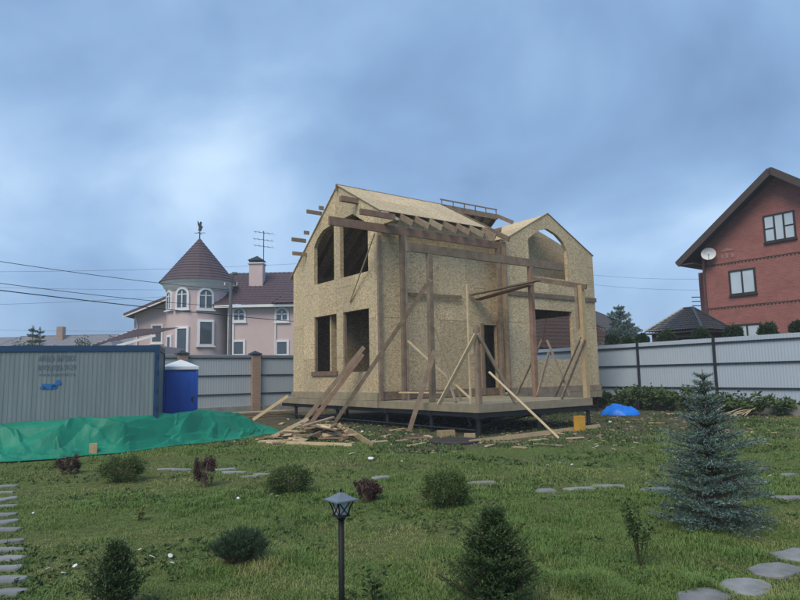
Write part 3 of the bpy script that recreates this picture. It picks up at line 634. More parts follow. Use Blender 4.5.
r_.add([(-e, -.07, h_+.003), (e, -.07, h_+.003), (e, 1.13, h_+.003), (-e, 1.13, h_+.003), (-e, -.07, h_+.09), (e, -.07, h_+.09), (e, 1.13, h_+.09), (-e, 1.13, h_+.09), (-.16, .36, h_+.25), (.16, .36, h_+.25), (.16, .7, h_+.25), (-.16, .7, h_+.25), (0, .53, h_+.31)],
       [(3, 2, 1, 0), (0, 1, 5, 4), (1, 2, 6, 5), (2, 3, 7, 6), (3, 0, 4, 7), (4, 5, 9, 8), (5, 6, 10, 9), (6, 7, 11, 10), (7, 4, 8, 11), (8, 9, 12), (9, 10, 12), (10, 11, 12), (11, 8, 12)])
r_.build('roof', TW, toi)

# ------------------------------------------------------------------ fences
FG = mat('fence_sheet_grey', (0.40, 0.45, 0.485), (0.37, 0.42, 0.455), .8, .45, metal=0.0, spec=.5); FW_ = mat('fence_sheet_pale', (0.44, 0.52, 0.61), (0.41, 0.49, 0.575), .8, .45, spec=.5)
RAIL = mat('dark_rail', (0.02, 0.027, 0.035), (0.03, 0.036, 0.045), 5, .5)
PLINTH = mat('concrete', (0.30, 0.29, 0.275), (0.22, 0.215, 0.2), 4, .9, .3)
def brick_mat(name, b1, b2, mortar, scale=1.0, bw=.25, bh=.075, axis='xz', ms=.012):
    M = bpy.data.materials.new(name); M.use_nodes = True; t = M.node_tree; b = t.nodes['Principled BSDF']; b.inputs['Roughness'].default_value = .85
    tcn = N(t, 'ShaderNodeTexCoord'); s = N(t, 'ShaderNodeSeparateXYZ'); L(t, tcn.outputs['Object'], s.inputs[0]); c = N(t, 'ShaderNodeCombineXYZ')
    L(t, math_n(t, 'ADD', s.outputs[0], s.outputs[1]), c.inputs[0]); L(t, s.outputs[2], c.inputs[1])
    br = N(t, 'ShaderNodeTexBrick', i_Scale=scale); L(t, c.outputs[0], br.inputs['Vector'])
    br.inputs['Color1'].default_value = (*b1, 1); br.inputs['Color2'].default_value = (*b2, 1); br.inputs['Mortar'].default_value = (*mortar, 1)
    br.inputs['Brick Width'].default_value = bw; br.inputs['Row Height'].default_value = bh; br.inputs['Mortar Size'].default_value = ms
    nz = N(t, 'ShaderNodeTexNoise', i_Scale=1.5, i_Detail=6.0); L(t, tcn.outputs['Object'], nz.inputs['Vector'])
    cc = mixc(t, ramp(t, nz.outputs[0], [(.35, .0), (.7, .35)]), br.outputs[0], tuple(v*.6 for v in b2)); L(t, cc, b.inputs['Base Color'])
    bp = N(t, 'ShaderNodeBump', i_Strength=.5, i_Distance=.01); L(t, math_n(t, 'SUBTRACT', 1.0, br.outputs[1]), bp.inputs['Height']); L(t, bp.outputs[0], b.inputs['Normal'])
    return M
PBRICK = brick_mat('pillar_brick', (.40, .24, .15), (.32, .18, .11), (.33, .30, .27)); RBRICK = brick_mat('red_brick', (.36, .115, .09), (.27, .08, .065), (.28, .17, .15))
# left fence along V at u = 15: brick pillars between sheet spans
fl = tag(empty('brick_pillar_fence', tuple(wor(0, 15, 0)), TH), 'grey corrugated metal fence between brick pillars behind the lumber stack', 'fence')
pv = [-16.4, -13.07, -9.74, -6.4, -3.07, .26, 3.6, 6.93, 10.26, 13.6]
for k, v in enumerate(pv):
    pb = MB().box(v-.2, v+.2, -.2, .2, -.05, 2.70).build('brick_pillar', PBRICK, fl)
    MB().add([(v-.25, -.25, 2.703), (v+.25, -.25, 2.703), (v+.25, .25, 2.703), (v-.25, .25, 2.703), (v-.25, -.25, 2.75), (v+.25, -.25, 2.75), (v+.25, .25, 2.75), (v-.25, .25, 2.75), (v, 0, 2.90)],
             [(3, 2, 1, 0), (0, 1, 5, 4), (1, 2, 6, 5), (2, 3, 7, 6), (3, 0, 4, 7), (4, 5, 8), (5, 6, 8), (6, 7, 8), (7, 4, 8)]).build('pillar_cap', RAIL, pb)
    if k < len(pv)-1:
        a, b = v+.205, pv[k+1]-.205
        corr_panel(b-a, .40, 2.66, .115, .0035, lambda s, d, z, a=a: (a+s, d, z)).build('sheet_panel', FG, fl)
        MB().box(a, b, -.1, .1, -.05, .38).build('plinth', PLINTH, fl)
        for zz in (.95, 1.78, 2.56): MB().box(a, b, -.05, -.004, zz-.022, zz+.022).build('rail', RAIL, fl)
        MB().box(a, b, -.03, .05, 2.662, 2.70).build('top_cap', FG, fl)
# right fence: pale sheets on dark posts
Pa = at_z(638, 343, 2.85); Pb = at_z(714, 338, 2.85); fd = (Pb-Pa)[:2]; spn = float(np.hypot(*fd)); fd = fd/spn
fr = tag(empty('sheet_fence', (float(Pa[0]), float(Pa[1]), 0), math.atan2(fd[1], fd[0])), 'pale corrugated metal fence on dark posts in front of the red brick house', 'fence')
for k in range(-5, 5):
    x0 = k*spn; x1 = x0+spn
    MB().box(x0-.04, x0+.04, -.11, -.03, -.05, 2.86).build('post', RAIL, fr)
    corr_panel(spn-.01, .44, 2.85, .115, .005, lambda s, d, z, a=x0: (a+s+.005, d, z)).build('sheet_panel', FW_, fr)
    for zz in (.62, .93, 1.86, 2.66)[1:]: MB().box(x0+.045, x1-.045, -.06, -.004, zz-.025, zz+.025).build('rail', RAIL, fr)
    MB().box(x0+.045, x1-.045, -.02, .14, -.05, .36).build('plinth', PLINTH, fr)

# ------------------------------------------------------------------ windows shared by the neighbouring houses
GLASS = mat('window_glass', (0.05, 0.07, 0.09), (0.07, 0.09, 0.115), 1.5, .05, spec=.9); WHITE = mat('white_trim', (0.70, 0.71, 0.73), (0.62, 0.63, 0.66), 3, .6)
GLASSB = mat('painted_reflection_glass', (0.42, 0.50, 0.56), (0.52, 0.60, 0.66), 1.0, .15, spec=.7)  # bright bluish reflection painted into the pane colour; no curtains behind
def window(parent, f3, nrm, x0, x1, z0, z1, fm, gm, arch=0.0, mull=0, fw=.09, out=.06, bars=False, sill=True, po=.025):
    """f3 maps (s, z, out) to 3D; nrm unused; frame stands proud, pane behind it"""
    def outline(a0, a1, b0, b1, ar, n=8):
        pts = [(a0, b0), (a1, b0)]
        if ar <= 0: return pts+[(a1, b1), (a0, b1)]
        c = (a0+a1)/2; r = (a1-a0)/2
        return pts+[(c+r*math.cos(math.pi*i/n), b1-ar+ar*math.sin(math.pi*i/n)) for i in range(n+1)]
    oo = outline(x0-fw, x1+fw, z0-fw, z1+fw, arch+fw if arch else 0); inn = outline(x0, x1, z0, z1, arch)
    dv = Vector(f3(0, 0, 0))-Vector(f3(0, 0, out))
    me = plate(oo, [inn], lambda a, b: f3(a, b, out), dv*.98)
    wn = obj('window', me, fm, parent)
    MB().prism(inn, lambda a, b: f3(a, b, po), dv*.25).build('pane', gm, wn)
    for i in range(mull):
        xm = x0+(x1-x0)*(i+1)/(mull+1); mb = MB(); mb.prism([(xm-.04, z0), (xm+.04, z0), (xm+.04, z1-arch*.3), (xm-.04, z1-arch*.3)], lambda a, b: f3(a, b, out*.85), dv*.6); mb.build('mullion', fm, wn)
    if arch:
        MB().prism([(x0, z1-arch-.04), (x1, z1-arch-.04), (x1, z1-arch+.03), (x0, z1-arch+.03)], lambda a, b: f3(a, b, out*.85), dv*.6).build('transom', fm, wn)
    if bars:
        for xa, xb in bars: MB().prism([(xa, (z0+z1)/2-.03), (xb, (z0+z1)/2-.03), (xb, (z0+z1)/2+.03), (xa, (z0+z1)/2+.03)], lambda a, b: f3(a, b, out*.8), dv*.5).build('glazing_bar', fm, wn)
    if sill: MB().prism([(x0-fw*1.4, z0-fw-.07), (x1+fw*1.4, z0-fw-.07), (x1+fw*1.4, z0-fw+.01), (x0-fw*1.4, z0-fw+.01)], lambda a, b: f3(a, b, out*1.8), dv*1.5).build('sill', fm, wn)
    return wn

# ------------------------------------------------------------------ red brick house (facade plane v = 22)
red = tag(empty('red_brick_house', (O[0], O[1], 0), TH), 'tall red brick gabled house with satellite dish and dark trim behind the pale fence', 'house')
VF = 22.0; RV = VF+12; _a = on_v(769.5, 167, VF-.85); _e = on_v(677, 263, VF-.85); CU = _a[1]; ZA = _a[2]-.12; OV = .95; HW = _e[1]-CU-OV; ZE = _e[2]-.05
fR = lambda s, z, o=0.0: (VF-o, s, z)
obj('front_wall', plate([(CU-HW, -.1), (CU+HW, -.1), (CU+HW, ZE+OV*(ZA-ZE)/(HW+OV)-.06), (CU, ZA-.08), (CU-HW, ZE+OV*(ZA-ZE)/(HW+OV)-.06)], [], lambda a, b: (VF, a, b), (.4, 0, 0)), RBRICK, red)
MB().box(VF+.405, RV, CU-HW, CU-HW+.4, -.1, ZE+.05).build('side_wall', RBRICK, red); MB().box(VF+.405, RV, CU+HW-.4, CU+HW, -.1, ZE+.05).build('side_wall', RBRICK, red)
MB().box(RV, RV+.4, CU-HW, CU+HW, -.1, 7.9).build('back_wall', RBRICK, red)
MB().box(VF+1.8, VF+5.5, CU+HW+.004, CU+HW+1.2, -.1, 7.2).build('stair_wing', RBRICK, red)
BROWN = mat('dark_brown_roof', (0.045, 0.037, 0.034), (0.06, 0.05, 0.045), 6, .6, .2); SOF = mat('soffit_brown', (0.06, 0.045, 0.04), (0.075, 0.055, 0.05), 3, .7)
slp = (ZA-ZE)/(HW+OV)
for sg in (1, -1):
    a, b = CU, CU+sg*(HW+OV)
    mb = MB(); mb.add([(VF-.85, a, ZA+.12), (RV+.8, a, ZA+.12), (RV+.8, b, ZE+.12), (VF-.85, b, ZE+.12), (VF-.85, a, ZA-.02), (RV+.8, a, ZA-.02), (RV+.8, b, ZE-.02), (VF-.85, b, ZE-.02)],
           [(0, 1, 2, 3), (7, 6, 5, 4), (0, 3, 7, 4), (1, 5, 6, 2), (2, 6, 7, 3), (0, 4, 5, 1)]); mb.build('roof_slope', BROWN, red)
    mb = MB(); mb.bar((VF-.87, a, ZA-.05), (VF-.87, b, ZE-.05), .05, .34, (0, 0, 1)); mb.build('barge_board', SOF, red)
    MB().box(VF-.83, RV+.7, min(b-sg*(OV-.05), b), max(b-sg*(OV-.05), b), ZE-.12, ZE-.06).build('soffit', SOF, red)
    MB().box(VF-.85, RV+.75, b-.06, b+.06, ZE-.05, ZE+.08).build('gutter', BROWN, red)
for zz in (4.92, 7.25):
    MB().box(VF-.035, VF-.003, CU-HW+.02, CU+HW-.02, zz, zz+.08).build('belt_course', RBRICK, red)
    for s_ in np.arange(CU-HW+.1, CU+HW-.1, .18): MB().box(VF-.045, VF-.004, s_, s_+.09, zz-.075, zz-.003).build('dentil', SOF, red)
WBR = mat('window_dark_brown', (0.03, 0.026, 0.026), (0.04, 0.034, 0.034), 4, .5)
window(red, fR, 0, .48, 1.8, 8.02, 9.26, WBR, GLASSB, mull=2, fw=.08, bars=[(.48, .9), (1.37, 1.8)])
window(red, fR, 0, 2.55, 3.72, 5.56, 6.70, WBR, GLASSB, mull=1, fw=.09)
window(red, fR, 0, 2.5, 3.68, 2.6, 3.85, WBR, GLASSB, mull=1, fw=.09)
window(red, fR, 0, -1.6, -.4, 5.56, 6.70, WBR, GLASSB, mull=1, fw=.09); window(red, fR, 0, -1.6, -.4, 2.6, 3.85, WBR, GLASSB, mull=1, fw=.09)
MB().tube([(VF-.06, CU+HW-.22, 7.7), (VF-.06, CU+HW-.22, 7.3), (VF-.06, CU+HW-.12, 6.9), (VF-.06, CU+HW-.12, 0)], .05, 8).build('downpipe', SOF, red)
for i, (s_, hh) in enumerate(((3.45, .2), (3.75, .24), (4.0, .2))): MB().box(VF-.02, VF-.003, s_, s_+.14, 7.5, 7.5+hh).build('wall_plaque', mat('faded_plaque', (.36, .22, .2), (.3, .17, .15), 4), red)
MB().prism([(3.4, 7.86), (4.2, 7.86), (3.98, 7.98), (3.8, 8.06), (3.62, 7.98)], lambda a, b: (VF-.02, a, b), (.016, 0, 0)).build('wall_plaque', MATS['faded_plaque'], red)
for k in range(3): MB().bar((VF+1.9, CU+HW+1.2, 5.3+.25*k), (VF+1.9, CU+HW+1.75, 5.35+.25*k), .05, .05).build('insulator_arm', RAIL, red)
dish = tag(empty('satellite_dish', tuple(wor(VF-.4, 4.6, 7.55)), TH), 'round white satellite dish mounted on the red brick wall', 'satellite dish')
DW = mat('dish_white', (0.66, 0.68, 0.69), (0.6, 0.62, 0.63), 3, .5)
dm = MB().lathe([(0, -.09), (.14, -.08), (.27, -.045), (.38, .0), (.44, .035), (.46, .035), (.44, .0), (.38, -.03), (.27, -.075), (0, -.12)], 28)
do = dm.build('reflector', DW, dish, True); do.rotation_euler = (R(72), 0, R(-62)); do.location = (0, 0, .25); do.scale = (.8, .8, .8)
MB().tube([(.4, 0, 0), (.2, 0, .1), (.06, 0, .2)], .025, 8).build('bracket', RAIL, dish)
MB().tube([(0, -.02, -.1), (-.28, -.14, .0), (-.42, -.2, .2)], .014, 6).build('feed_arm', RAIL, dish)
MB().tube([(-.38, -.18, .2), (-.48, -.23, .21)], .04, 10).build('feed_horn', DW, dish)

# garden pavilion with tiled hip roof in front of the red house, and the brown-roofed house beyond
def tile_mat(name, c1, c2, s1=.22):
    M = bpy.data.materials.new(name); M.use_nodes = True; t = M.node_tree; b = t.nodes['Principled BSDF']; b.inputs['Roughness'].default_value = .32; b.inputs['Specular IOR Level'].default_value = .6
    tcn = N(t, 'ShaderNodeTexCoord'); nz = N(t, 'ShaderNodeTexNoise', i_Scale=4.0); L(t, tcn.outputs['Object'], nz.inputs['Vector']); L(t, mixc(t, nz.outputs[0], c1, c2), b.inputs['Base Color']); return M
TILE = tile_mat('dark_glazed_tile', (0.03, 0.034, 0.042), (0.055, 0.06, 0.07)); TILEB = tile_mat('brown_tile', (0.05, 0.03, 0.024), (0.07, 0.043, 0.034)); TILEB.node_tree.nodes['Principled BSDF'].inputs['Roughness'].default_value = .85; TILEB.node_tree.nodes['Principled BSDF'].inputs['Specular IOR Level'].default_value = .1; PURP = tile_mat('plum_metal_tile', (0.062, 0.036, 0.044), (0.08, 0.048, 0.056)); PURP.node_tree.nodes['Principled BSDF'].inputs['Roughness'].default_value = .6
def tiled_slope(a, b, c, d, nu, nv, material, parent, name='roof_slope', amp=.05):
    """quad slope eave a-b, ridge d-c: wavy pan tiles stepped in courses as real relief"""
    a, b, c, d = map(Vector, (a, b, c, d)); nrm = (b-a).cross(d-a).normalized()
    if nrm.z < 0: nrm = -nrm
    W = (b-a).length; vs_ = []; fs = []; cu_ = nu*4+1; rows = []
    for j in range(nv):
        for tv, st in ((j/nv, 1.0), ((j+.98)/nv, 0.0)):
            rows.append((tv, st))
    for tv, st in rows:
        e0 = a.lerp(d, tv); e1 = b.lerp(c, tv)
        for i in range(cu_):
            f = i/(cu_-1); p = e0.lerp(e1, f)
            s_ = (p-a).dot((b-a).normalized())/W*nu
            vs_.append(p+nrm*(.02+amp*(.5+.5*math.cos(2*math.pi*s_))*.7+amp*.6*st))
    for j in range(len(rows)-1):
        for i in range(cu_-1): fs.append((j*cu_+i, j*cu_+i+1, (j+1)*cu_+i+1, (j+1)*cu_+i))
    return MB().add(vs_, fs).build(name, material, parent)
def hip_house(name, label, cat, x0, x1, y0, y1, ze, zrg, rdg, wallm, roofm, origin, rz, ov=.5, nu=14, nv=8, open_=False):
    o = tag(empty(name, origin, rz), label, cat)
    if not open_:
        MB().box(x0, x1, y0, y0+.3, -.1, ze).build('front_wall', wallm, o); MB().box(x0, x0+.3, y0+.302, y1, -.1, ze).build('side_wall', wallm, o)
        MB().box(x1-.3, x1, y0+.302, y1, -.1, ze).build('side_wall', wallm, o); MB().box(x0+.302, x1-.302, y1-.3, y1, -.1, ze).build('back_wall', wallm, o)
    else:
        for xx in (x0, x1-.18):
            for yy in (y0, y1-.18): MB().box(xx, xx+.18, yy, yy+.18, -.1, ze).build('post', wallm, o)
        for xx in (x0, x1-.18): MB().box(xx+.01, xx+.17, y0+.19, y1-.19, ze-.3, ze-.02).build('beam', wallm, o)
        for yy in (y0, y1-.18): MB().box(x0+.19, x1-.19, yy+.01, yy+.17, ze-.3, ze-.02).build('beam', wallm, o)
    X0, X1, Y0, Y1 = x0-ov, x1+ov, y0-ov, y1+ov; ym = (Y0+Y1)/2; r0, r1 = X0+rdg, X1-rdg
    if r1 < r0+.2: r0 = (X0+X1)/2-.1; r1 = r0+.2
    A_, B_, C_, D_ = (X0, Y0, ze), (X1, Y0, ze), (X1, Y1, ze), (X0, Y1, ze); P_, Q_ = (r0, ym, zrg), (r1, ym, zrg)
    tiled_slope(A_, B_, Q_, P_, nu, nv, roofm, o); tiled_slope(C_, D_, P_, Q_, nu, nv, roofm, o)
    tiled_slope(D_, A_, (r0, ym-.01, zrg), (r0, ym+.01, zrg), nu//2, nv, roofm, o); tiled_slope(B_, C_, (r1, ym+.01, zrg), (r1, ym-.01, zrg), nu//2, nv, roofm, o)
    mb = MB(); mb.box(X0+.02, X1-.02, Y0+.02, Y1-.02, ze-.10, ze-.01); mb.build('soffit', SOF if roofm is not PURP else WHITE, o)
    for p_, q_ in ((A_, P_), (D_, P_), (B_, Q_), (C_, Q_), (P_, Q_)):
        MB().tube([Vector(p_)+Vector((0, 0, .07)), Vector(q_)+Vector((0, 0, .07))], .07, 6).build('hip_cap', roofm, o)
    return o
ua, ub = on_v(709, 330, 17.0)[1]+.3, on_v(640, 333, 17.0)[1]-.3; uc = on_v(692, 309, 18.3)[1]; zpk = on_v(692, 309, 18.3)[2]
pav = tag(empty('garden_pavilion', tuple(wor(17.0, 0, 0)), TH), 'open garden pavilion with dark glazed tile roof beside the red brick house', 'pavilion')
zee = on_v(675, 331, 17.0)[2]
for vv_ in (.3, 2.5):
    for u_ in (ua+.3, ub-.3): MB().box(vv_-.09, vv_+.09, u_-.09, u_+.09, -.1, zee-.1).build('post', SOF, pav)
    MB().box(vv_-.08, vv_+.08, ua+.42, ub-.42, zee-.32, zee-.1).build('beam', SOF, pav)
a_, b_, c_, d_ = (0, ua, zee), (0, ub, zee), (2.8, ub, zee), (2.8, ua, zee); p_, q_ = (1.4, uc, zpk), (1.4, uc+.5, zpk)
tiled_slope(b_, a_, p_, q_, 22, 10, TILE, pav, amp=.07); tiled_slope(d_, c_, q_, p_, 22, 10, TILE, pav)
tiled_slope(c_, b_, (1.39, uc+.5, zpk), (1.41, uc+.5, zpk), 10, 10, TILE, pav); tiled_slope(a_, d_, (1.41, uc, zpk), (1.39, uc, zpk), 10, 10, TILE, pav)
MB().box(.03, 2.77, ua+.03, ub-.03, zee-.09, zee-.02).build('soffit', SOF, pav)
for e0, e1_ in ((a_, p_), (b_, q_), (c_, q_), (d_, p_), (p_, q_)): MB().tube([Vector(e0)+Vector((0, 0, .08)), Vector(e1_)+Vector((0, 0, .08))], .06, 6).build('hip_cap', TILE, pav)
bq = at_y(563, 335, 48)
brn = hip_house('brown_roof_house', 'low house with brown tile roof behind the fence, seen through the unfinished window', 'house', -4.5, 4.5, -4, 4, 3.3, 6.4, 4.2, RBRICK, TILEB, (float(bq[0]), 50.0, 0), R(25), .6, 18, 10)
fq = at_y(592, 335, 85)
far1 = hip_house('grey_gable_house', 'far house with dark roof peeping out beside the unfinished house end', 'house', -5, 5, -4, 4, 7.0, 10.2, 4.5, WHITE, BROWN, (float(fq[0]), 88.0, 0), R(20), .8, 12, 8)

# ------------------------------------------------------------------ pink house with round turret
PY = 46.0
PINK = mat('pink_render', (0.56, 0.45, 0.445), (0.51, 0.405, 0.405), 1.2, .85, .15, 25)
def PX(x, y, Y=PY): q = at_y(x, y, Y); return float(q[0]), float(q[2])
pk = tag(empty('pink_turret_house', (0, 0, 0)), 'pink rendered house with round turret, cone roof and plum metal tiles', 'house')
TR = 2.28; TCY = PY+TR; TCX = PX(198.5, 300, TCY)[0]; ze_ = PX(199, 279)[1]; zap = PX(198.5, 238, TCY)[1]
MB().lathe([(TR, -.1), (TR, ze_-.25)], 32, (TCX, TCY)).build('turret_wall', PINK, pk, True)
MB().lathe([(TR+.003, ze_-.75), (TR+.1, ze_-.72), (TR+.16, ze_-.5), (TR+.3, ze_-.4), (TR+.34, ze_-.2), (TR+.5, ze_-.12), (TR+.52, ze_)], 32, (TCX, TCY)).build('cornice', WHITE, pk, True)
pr = []
for j in range(15):
    t0 = j/15; t1 = (j+1)/15; r0 = (TR+.62)*(1-t0); r1 = (TR+.62)*(1-t1)
    pr += [(r0+.035, ze_+(zap-ze_)*t0-.01), (max(r1, .02)+.0, ze_+(zap-ze_)*t1-.015)]
MB().lathe(pr, 20, (TCX, TCY)).build('turret_roof', PURP, pk)
MB().lathe([(TR+.52, ze_-.02), (0, ze_-.02)], 20, (TCX, TCY)).build('turret_soffit', WHITE, pk)
van = tag(empty('weather_vane', (TCX, TCY, zap-.05)), 'black iron weather vane on the turret tip', 'weather vane')
MB().tube([(0, 0, 0), (0, 0, 1.15)], [.05, .02], 6).build('rod', RAIL, van)
MB().bar((-.42, 0, .45), (.42, 0, .45), .03, .04).build('arm', RAIL, van); MB().bar((0, -.42, .42), (0, .42, .42), .03, .04).build('arm', RAIL, van)
MB().prism([(-.12, .62), (.10, .58), (.16, .75), (.24, .95), (.12, 1.05), (.16, 1.3), (.02, 1.38), (-.02, 1.2), (-.1, 1.32), (-.2, 1.45), (-.16, 1.1), (-.08, .9)], lambda a, b: (a, -.02, b), (0, .04, 0)).build('figure', RAIL, van)
def fT(th0):
    return lambda s, z, o=0.0: (TCX+(TR+o)*math.sin(th0+s/TR), TCY-(TR+o)*math.cos(th0+s/TR), z)
def tw(px_c, y0, y1, half, arch):
    xc = PX(px_c, (y0+y1)/2, PY+.4)[0]-.04; th0 = math.asin(max(-.95, min(.95, (xc-TCX)/TR))); zt, zb = PX(px_c, y0, PY+.4)[1], PX(px_c, y1, PY+.4)[1]
    window(pk, fT(th0), 0, -half, half, zb, zt, WHITE, GLASS, arch=arch, mull=0 if not arch else 1, fw=.16, out=.14, po=.085)
tw(184.8, 290, 308, .36, .36); tw(206.5, 290, 308, .42, .42); tw(184.5, 329, 352, .34, 0); tw(206.5, 322, 344, .42, 0); tw(169, 292, 308, .3, .3); tw(169.5, 337, 356, .2, 0)
# right wing
xw0 = PX(226, 320)[0]; xw1 = xw0+13; zw = PX(255, 304)[1]; WY = PY+1.0
MB().box(xw0, xw1, WY, WY+.3, -.1, zw).build('front_wall', PINK, pk)
MB().box(xw1-.3, xw1, WY+.302, WY+9, -.1, zw).build('side_wall', PINK, pk)
MB().box(xw0-.12, xw0+.35, WY-.1, WY-.003, -.1, zw-.1).build('pilaster', WHITE, pk)
fWg = lambda s, z, o=0.0: (s, WY-o, z)
for pc, y0, y1, hf, ar in ((239, 309, 320, .38, .38), (282, 309, 320, .38, .38), (238.5, 342, 354, .36, 0), (282, 342, 354, .36, 0), (318, 309, 320, .38, .38)):
    xc = PX(pc, y0, WY)[0]; window(pk, fWg, 0, xc-hf, xc+hf, PX(pc, y1, WY)[1], PX(pc, y0, WY)[1], WHITE, GLASS, arch=ar, mull=1 if ar else 0, fw=.17, out=.08)
zrd = PX(255, 273, WY+4.5)[1]
tiled_slope((xw0-1.2, WY-.55, zw), (xw1+.6, WY-.55, zw), (xw1-3, WY+4.5, zrd), (xw0-1.2, WY+4.5, zrd), 40, 14, PURP, pk)
tiled_slope((xw1+.6, WY+9.4, zw), (xw0-1.2, WY+9.4, zw), (xw0-1.2, WY+4.5, zrd), (xw1-3, WY+4.5, zrd), 40, 14, PURP, pk)
tiled_slope((xw1+.6, WY-.55, zw), (xw1+.6, WY+9.4, zw), (xw1-3, WY+4.52, zrd), (xw1-3, WY+4.48, zrd), 20, 14, PURP, pk)
MB().box(xw0-1.0, xw1+.55, WY-.6, WY-.48, zw-.18, zw+.02).build('eave_board', WHITE, pk); MB().box(xw0-.4, xw1+.5, WY-.47, WY-.003, zw-.12, zw-.06).build('soffit', WHITE, pk)
# small cross hip over the right-hand bay
xb = PX(293, 300)[0]
tiled_slope((xb-1.6, WY-.75, zw+.05), (xb+3.4, WY-.75, zw+.05), (xb+1.0, WY+2.6, zrd-.7), (xb+.9, WY+2.6, zrd-.7), 14, 10, PURP, pk)
tiled_slope((xb-1.6, WY+3.2, zw+.6), (xb-1.6, WY-.75, zw+.05), (xb+.9, WY+2.6, zrd-.7), (xb+.88, WY+2.62, zrd-.7), 10, 10, PURP, pk)
ch = MB().box(PX(249, 280, WY+2.2)[0], PX(262.5, 280, WY+2.2)[0], WY+2.2, WY+3.2, zw+.8, PX(255, 264, WY+2.2)[1]).build('chimney', PINK, pk)
cx0, cx1, czt = PX(247.5, 280, WY+2.2)[0], PX(263.5, 280, WY+2.2)[0], PX(255, 264, WY+2.2)[1]
MB().box(cx0, cx1, WY+2.1, WY+3.3, czt+.02, czt+.12).build('chimney_crown', WHITE, ch)
MB().add([(cx0, WY+2.1, czt+.32), (cx1, WY+2.1, czt+.32), (cx1, WY+3.3, czt+.32), (cx0, WY+3.3, czt+.32), ((cx0+cx1)/2, WY+2.7, czt+.75)], [(0, 1, 4), (1, 2, 4), (2, 3, 4), (3, 0, 4), (3, 2, 1, 0)]).build('chimney_cap', RAIL, ch)
for xx in (cx0+.12, cx1-.12): MB().box(xx-.03, xx+.03, WY+2.3, WY+2.36, czt+.12, czt+.34).build('cap_leg', RAIL, ch)
MB().tube([(PX(273, 310)[0], WY-.08, zw-.1), (PX(273, 310)[0], WY-.08, 0)], .06, 8).build('downpipe', WHITE, pk)
# left wing, receding: wall under a sloping eave
xl0, xl1 = PX(134, 330, PY+4.5)[0], TCX-1.5; zl0, zl1 = PX(134, 315, PY+4.5)[1], PX(172, 294, PY+4.5)[1]
obj('side_wall', plate([(xl0, -.1), (xl1, -.1), (xl1, zl1), (xl0, zl0)], [], lambda a, b: (a, PY+4.5, b), (0, .3, 0)), PINK, pk)
mb = MB(); mb.add([(xl0-.5, PY+3.6, zl0-.20), (xl1+.2, PY+3.6, zl1+.15), (xl1+.2, PY+12, zl1+.15), (xl0-.5, PY+12, zl0-.20), (xl0-.5, PY+3.6, zl0+.05), (xl1+.2, PY+3.6, zl1+.4), (xl1+.2, PY+12, zl1+.4), (xl0-.5, PY+12, zl0+.05)],
     [(3, 2, 1, 0), (4, 5, 6, 7), (0, 1, 5, 4), (1, 2, 6, 5), (2, 3, 7, 6), (3, 0, 4, 7)]); mb.build('side_roof', PURP, pk)
MB().bar((xl0-.55, PY+3.55, zl0-.26), (xl1+.2, PY+3.55, zl1+.07), .08, .10).build('barge_board', WHITE, pk)
window(pk, lambda s, z, o=0.0: (s, PY+4.5-o, z), 0, xl0+1.5, xl0+2.2, zl0-2.2, zl0-.9, WHITE, GLASS, fw=.14)
MB().tube([(xl0+.1, PY+4.4, zl0-.2), (xl0+.3, PY+4.4, zl0-.9), (xl0+.3, PY+4.4, 0)], .06, 8).build('downpipe', WHITE, pk)
# low garage with plum roof
gy = PY-7
ga = tag(empty('low_garage', (0, 0, 0)), 'low garage with plum roof and white edge trim in front of the pink house', 'garage')
gx0, gx1 = PX(93, 340, gy)[0], PX(157, 340, gy)[0]; gzt, gzb = PX(160, 332, gy)[1], PX(110, 346, gy)[1]
MB().box(gx0+.5, gx1-.1, gy+.3, gy+5, -.1, gzb).build('wall', PINK, ga)
tiled_slope((gx0, gy-.2, gzb), (gx1, gy-.2, gzt-.15), (gx1, gy+4, gzt+.55), (gx0+1.0, gy+4, gzt+.5), 22, 9, PURP, ga)
MB().bar((gx0+1.6, gy-.25, gzb-.02), (gx1, gy-.25, gzt-.22), .06, .16).build('edge_trim', WHITE, ga)
MB().bar((gx0-.05, gy-.2, gzb-.05), (gx0+1.0, gy+4, gzt+.48), .1, .16).build('edge_trim', WHITE, ga)

# television mast on the pink roof
ax_, az_ = PX(263, 270, WY+4.0); aw = tag(empty('television_antenna', (ax_, WY+4.2, zrd-.25)), 'thin television antenna mast with cross rods on the plum roof', 'antenna')
atop = PX(263, 231, WY+4.2)[1]-zrd+.25
MB().tube([(0, 0, 0), (0, 0, atop)], .035, 6).build('mast', RAIL, aw)
for z_, hl_ in ((atop-.15, .75), (atop-.75, .8), (atop-1.3, .75)):
    MB().bar((-hl_, 0, z_+.12), (hl_*.9, 0, z_-.12), .03, .03).build('boom', RAIL, aw)
    for k in range(5): MB().bar((-hl_+k*.38, -.4, z_+.1-.05*k), (-hl_+k*.38, .4, z_+.1-.05*k), .02, .02).build('rod', RAIL, aw)

